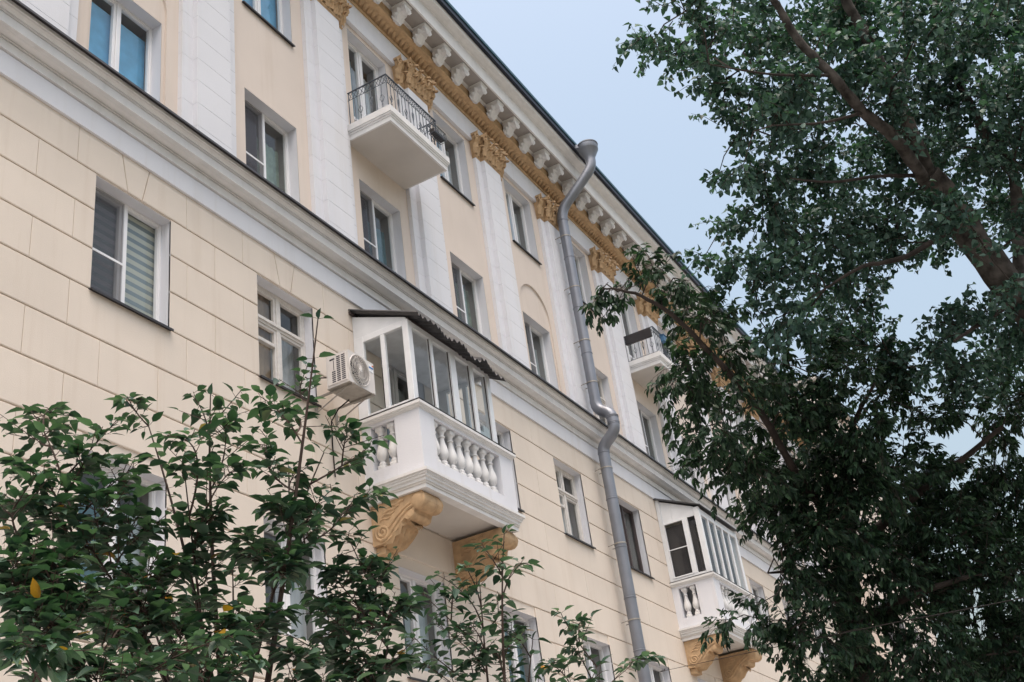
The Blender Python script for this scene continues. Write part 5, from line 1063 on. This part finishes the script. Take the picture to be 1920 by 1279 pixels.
# saplings near the camera
def sapling(org, tips, fork, name, label, nleaf, leaf_len, singles, r0):
    T = empty(name, org); tag(T, label, 'young tree')
    limb('trunk', [org, (org[0] + 0.03, org[1] - 0.02, fork[2] * 0.5), fork], r0, r0 * 0.6, STEM, T, org, 8)
    segs = []; pos = []; dirs = []; size = []
    tips = [np.array(t) for t in tips]
    mains = []; ztop = max(t[2] for t in tips) - 0.12
    lead = set(range(0, len(tips), 7)); order_ = sorted(range(len(tips)), key=lambda k: k not in lead)
    for i in order_:
        tp = tips[i]
        main = i in lead
        if main: base = np.array(fork) + rng.normal(0, 0.04, 3) + np.array([0, 0, rng.uniform(-0.3, 0.1)])
        else:
            nd = np.array([p for m_ in mains for p in m_[2:]]); dz = tp[2] - nd[:, 2]; dh = np.linalg.norm((nd - tp)[:, :2], axis=1)
            cost = np.linalg.norm(nd - tp, axis=1) + 3.0 * np.maximum(0, 0.10 + 0.35 * dh - dz); base = nd[np.argmin(cost)]
        lean = (tp - base); ctrl = base + lean * np.array([0.45, 0.45, 0.55 if main else 0.60]) + rng.normal(0, 0.10 if main else 0.04, 3)
        K = 12; path = [base * (1 - t) ** 2 + ctrl * 2 * t * (1 - t) + tp * t * t for t in np.linspace(0, 1, K)]
        L = np.linalg.norm(lean); ra = (0.004 + 0.005 * L) if main else 0.0022 + 0.003 * L
        for k in range(K - 1): segs.append((path[k], path[k + 1], ra * (1 - k / K) + 0.0014, ra * (1 - (k + 1) / K) + 0.0014))
        mains.append(path)
        path = np.array(path)
        for k in range(3 if not main else 6, K):                    # alternate leaves and short side twigs on the outer part
            prev = path[k - 1]; dv = unit((path[k] - prev)[None])[0]; side = unit(np.cross(dv, np.array([0, 0, 1.0]) + rng.normal(0, 0.3, 3))[None])[0]
            for s_ in (-1, 1):
                dens = min(1.0, max(0.0, (ztop - path[k][2]) / 0.85))
                if rng.uniform() < 0.14 + 0.60 * dens:
                    tl = rng.uniform(0.07, 0.20) * (1.15 - k / K); td = unit((side * s_ + dv * 0.7 + np.array([0, 0, 0.15]) + rng.normal(0, 0.25, 3))[None])[0]
                    st = path[k]; en = st + td * tl; segs.append((st, en, 0.0020, 0.0011))
                    nl = int(round(2 + (nleaf - 2) * dens))
                    for q in range(nl):
                        f = (q + 0.6) / nl; p = st + td * tl * f; sd = unit(np.cross(td, np.array([0, 0, 1.0]))[None])[0] * (1 if q % 2 else -1)
                        d = sd * 0.9 + td * 0.6 + np.array([0, 0, rng.uniform(-0.42, 0.08)]) + rng.normal(0, 0.20, 3); pe = unit(d[None])[0] * 0.018
                        segs.append((p, p + pe, 0.0010, 0.0008)); pos.append(p + pe); dirs.append(d); size.append(leaf_len * rng.uniform(0.4, 1.3))
                else:
                    d = side * s_ + dv * 0.3 + np.array([0, 0, rng.uniform(-0.7, 0.2)]); pe = unit(d[None])[0] * 0.02
                    segs.append((path[k], path[k] + pe, 0.001, 0.0008)); pos.append(path[k] + pe); dirs.append(d); size.append(leaf_len * rng.uniform(0.7, 1.2))
        d = (tp - path[-2]) + np.array([0, 0, -0.02]); pos.append(tp); dirs.append(d); size.append(leaf_len * 0.8)
    pos = np.array(pos); dirs = np.array(dirs); size = np.array(size)
    dist = np.linalg.norm(pos - EYE, axis=1) / size; order = np.argsort(dist); near = order[:singles]; far = order[singles:]
    o = link('foliage', leaves_mesh('foliage', 'broad', pos[far], dirs[far], size[far], LEAFA, org, 0.22), T); tag(o, kind='stuff')
    single_leaves('broad', pos[near], dirs[near], size[near], LEAFA, T, org, 0.22)
    o = link('twigs', seg_mesh('twigs', segs, STEM, org), T); tag(o, kind='stuff')
    print(name, 'leaves', len(pos))
sapling((2.85, -5.95, 0.0), LINDEN, (2.80, -6.02, 1.95), 'linden_sapling', 'bushy linden sapling with broad dark leaves filling the lower left', 6, 0.054, 290, 0.03)
sapling((4.25, -6.15, 0.0), YOUNG, (4.18, -6.14, 2.25), 'young_linden', 'smaller broad leaved sapling in front of the balcony brackets', 4, 0.055, 200, 0.022)

# overhead wire from the wall to the trees
w0 = Vector((2.62 * S, -0.004, GZ + 0.600 * S))
WR = empty('overhead_wire', w0); tag(WR, 'thin dark overhead wire strung from the wall past the box elder', 'wire')
pts = smooth_path([w0, wire[1], wire[2], (11.5, -11.5, 3.9)], 8); mb = MB(); mb.tube([p - w0 for p in pts], 0.004, 5); mb.build('wire', CABLE, WR, raw=True)
mb = MB(); mb.tube([(0, 0.03, 0), (0, -0.05, 0.0), (0, -0.07, 0.03)], 0.008, 6); mb.build('hook', CABLE, WR, raw=True)
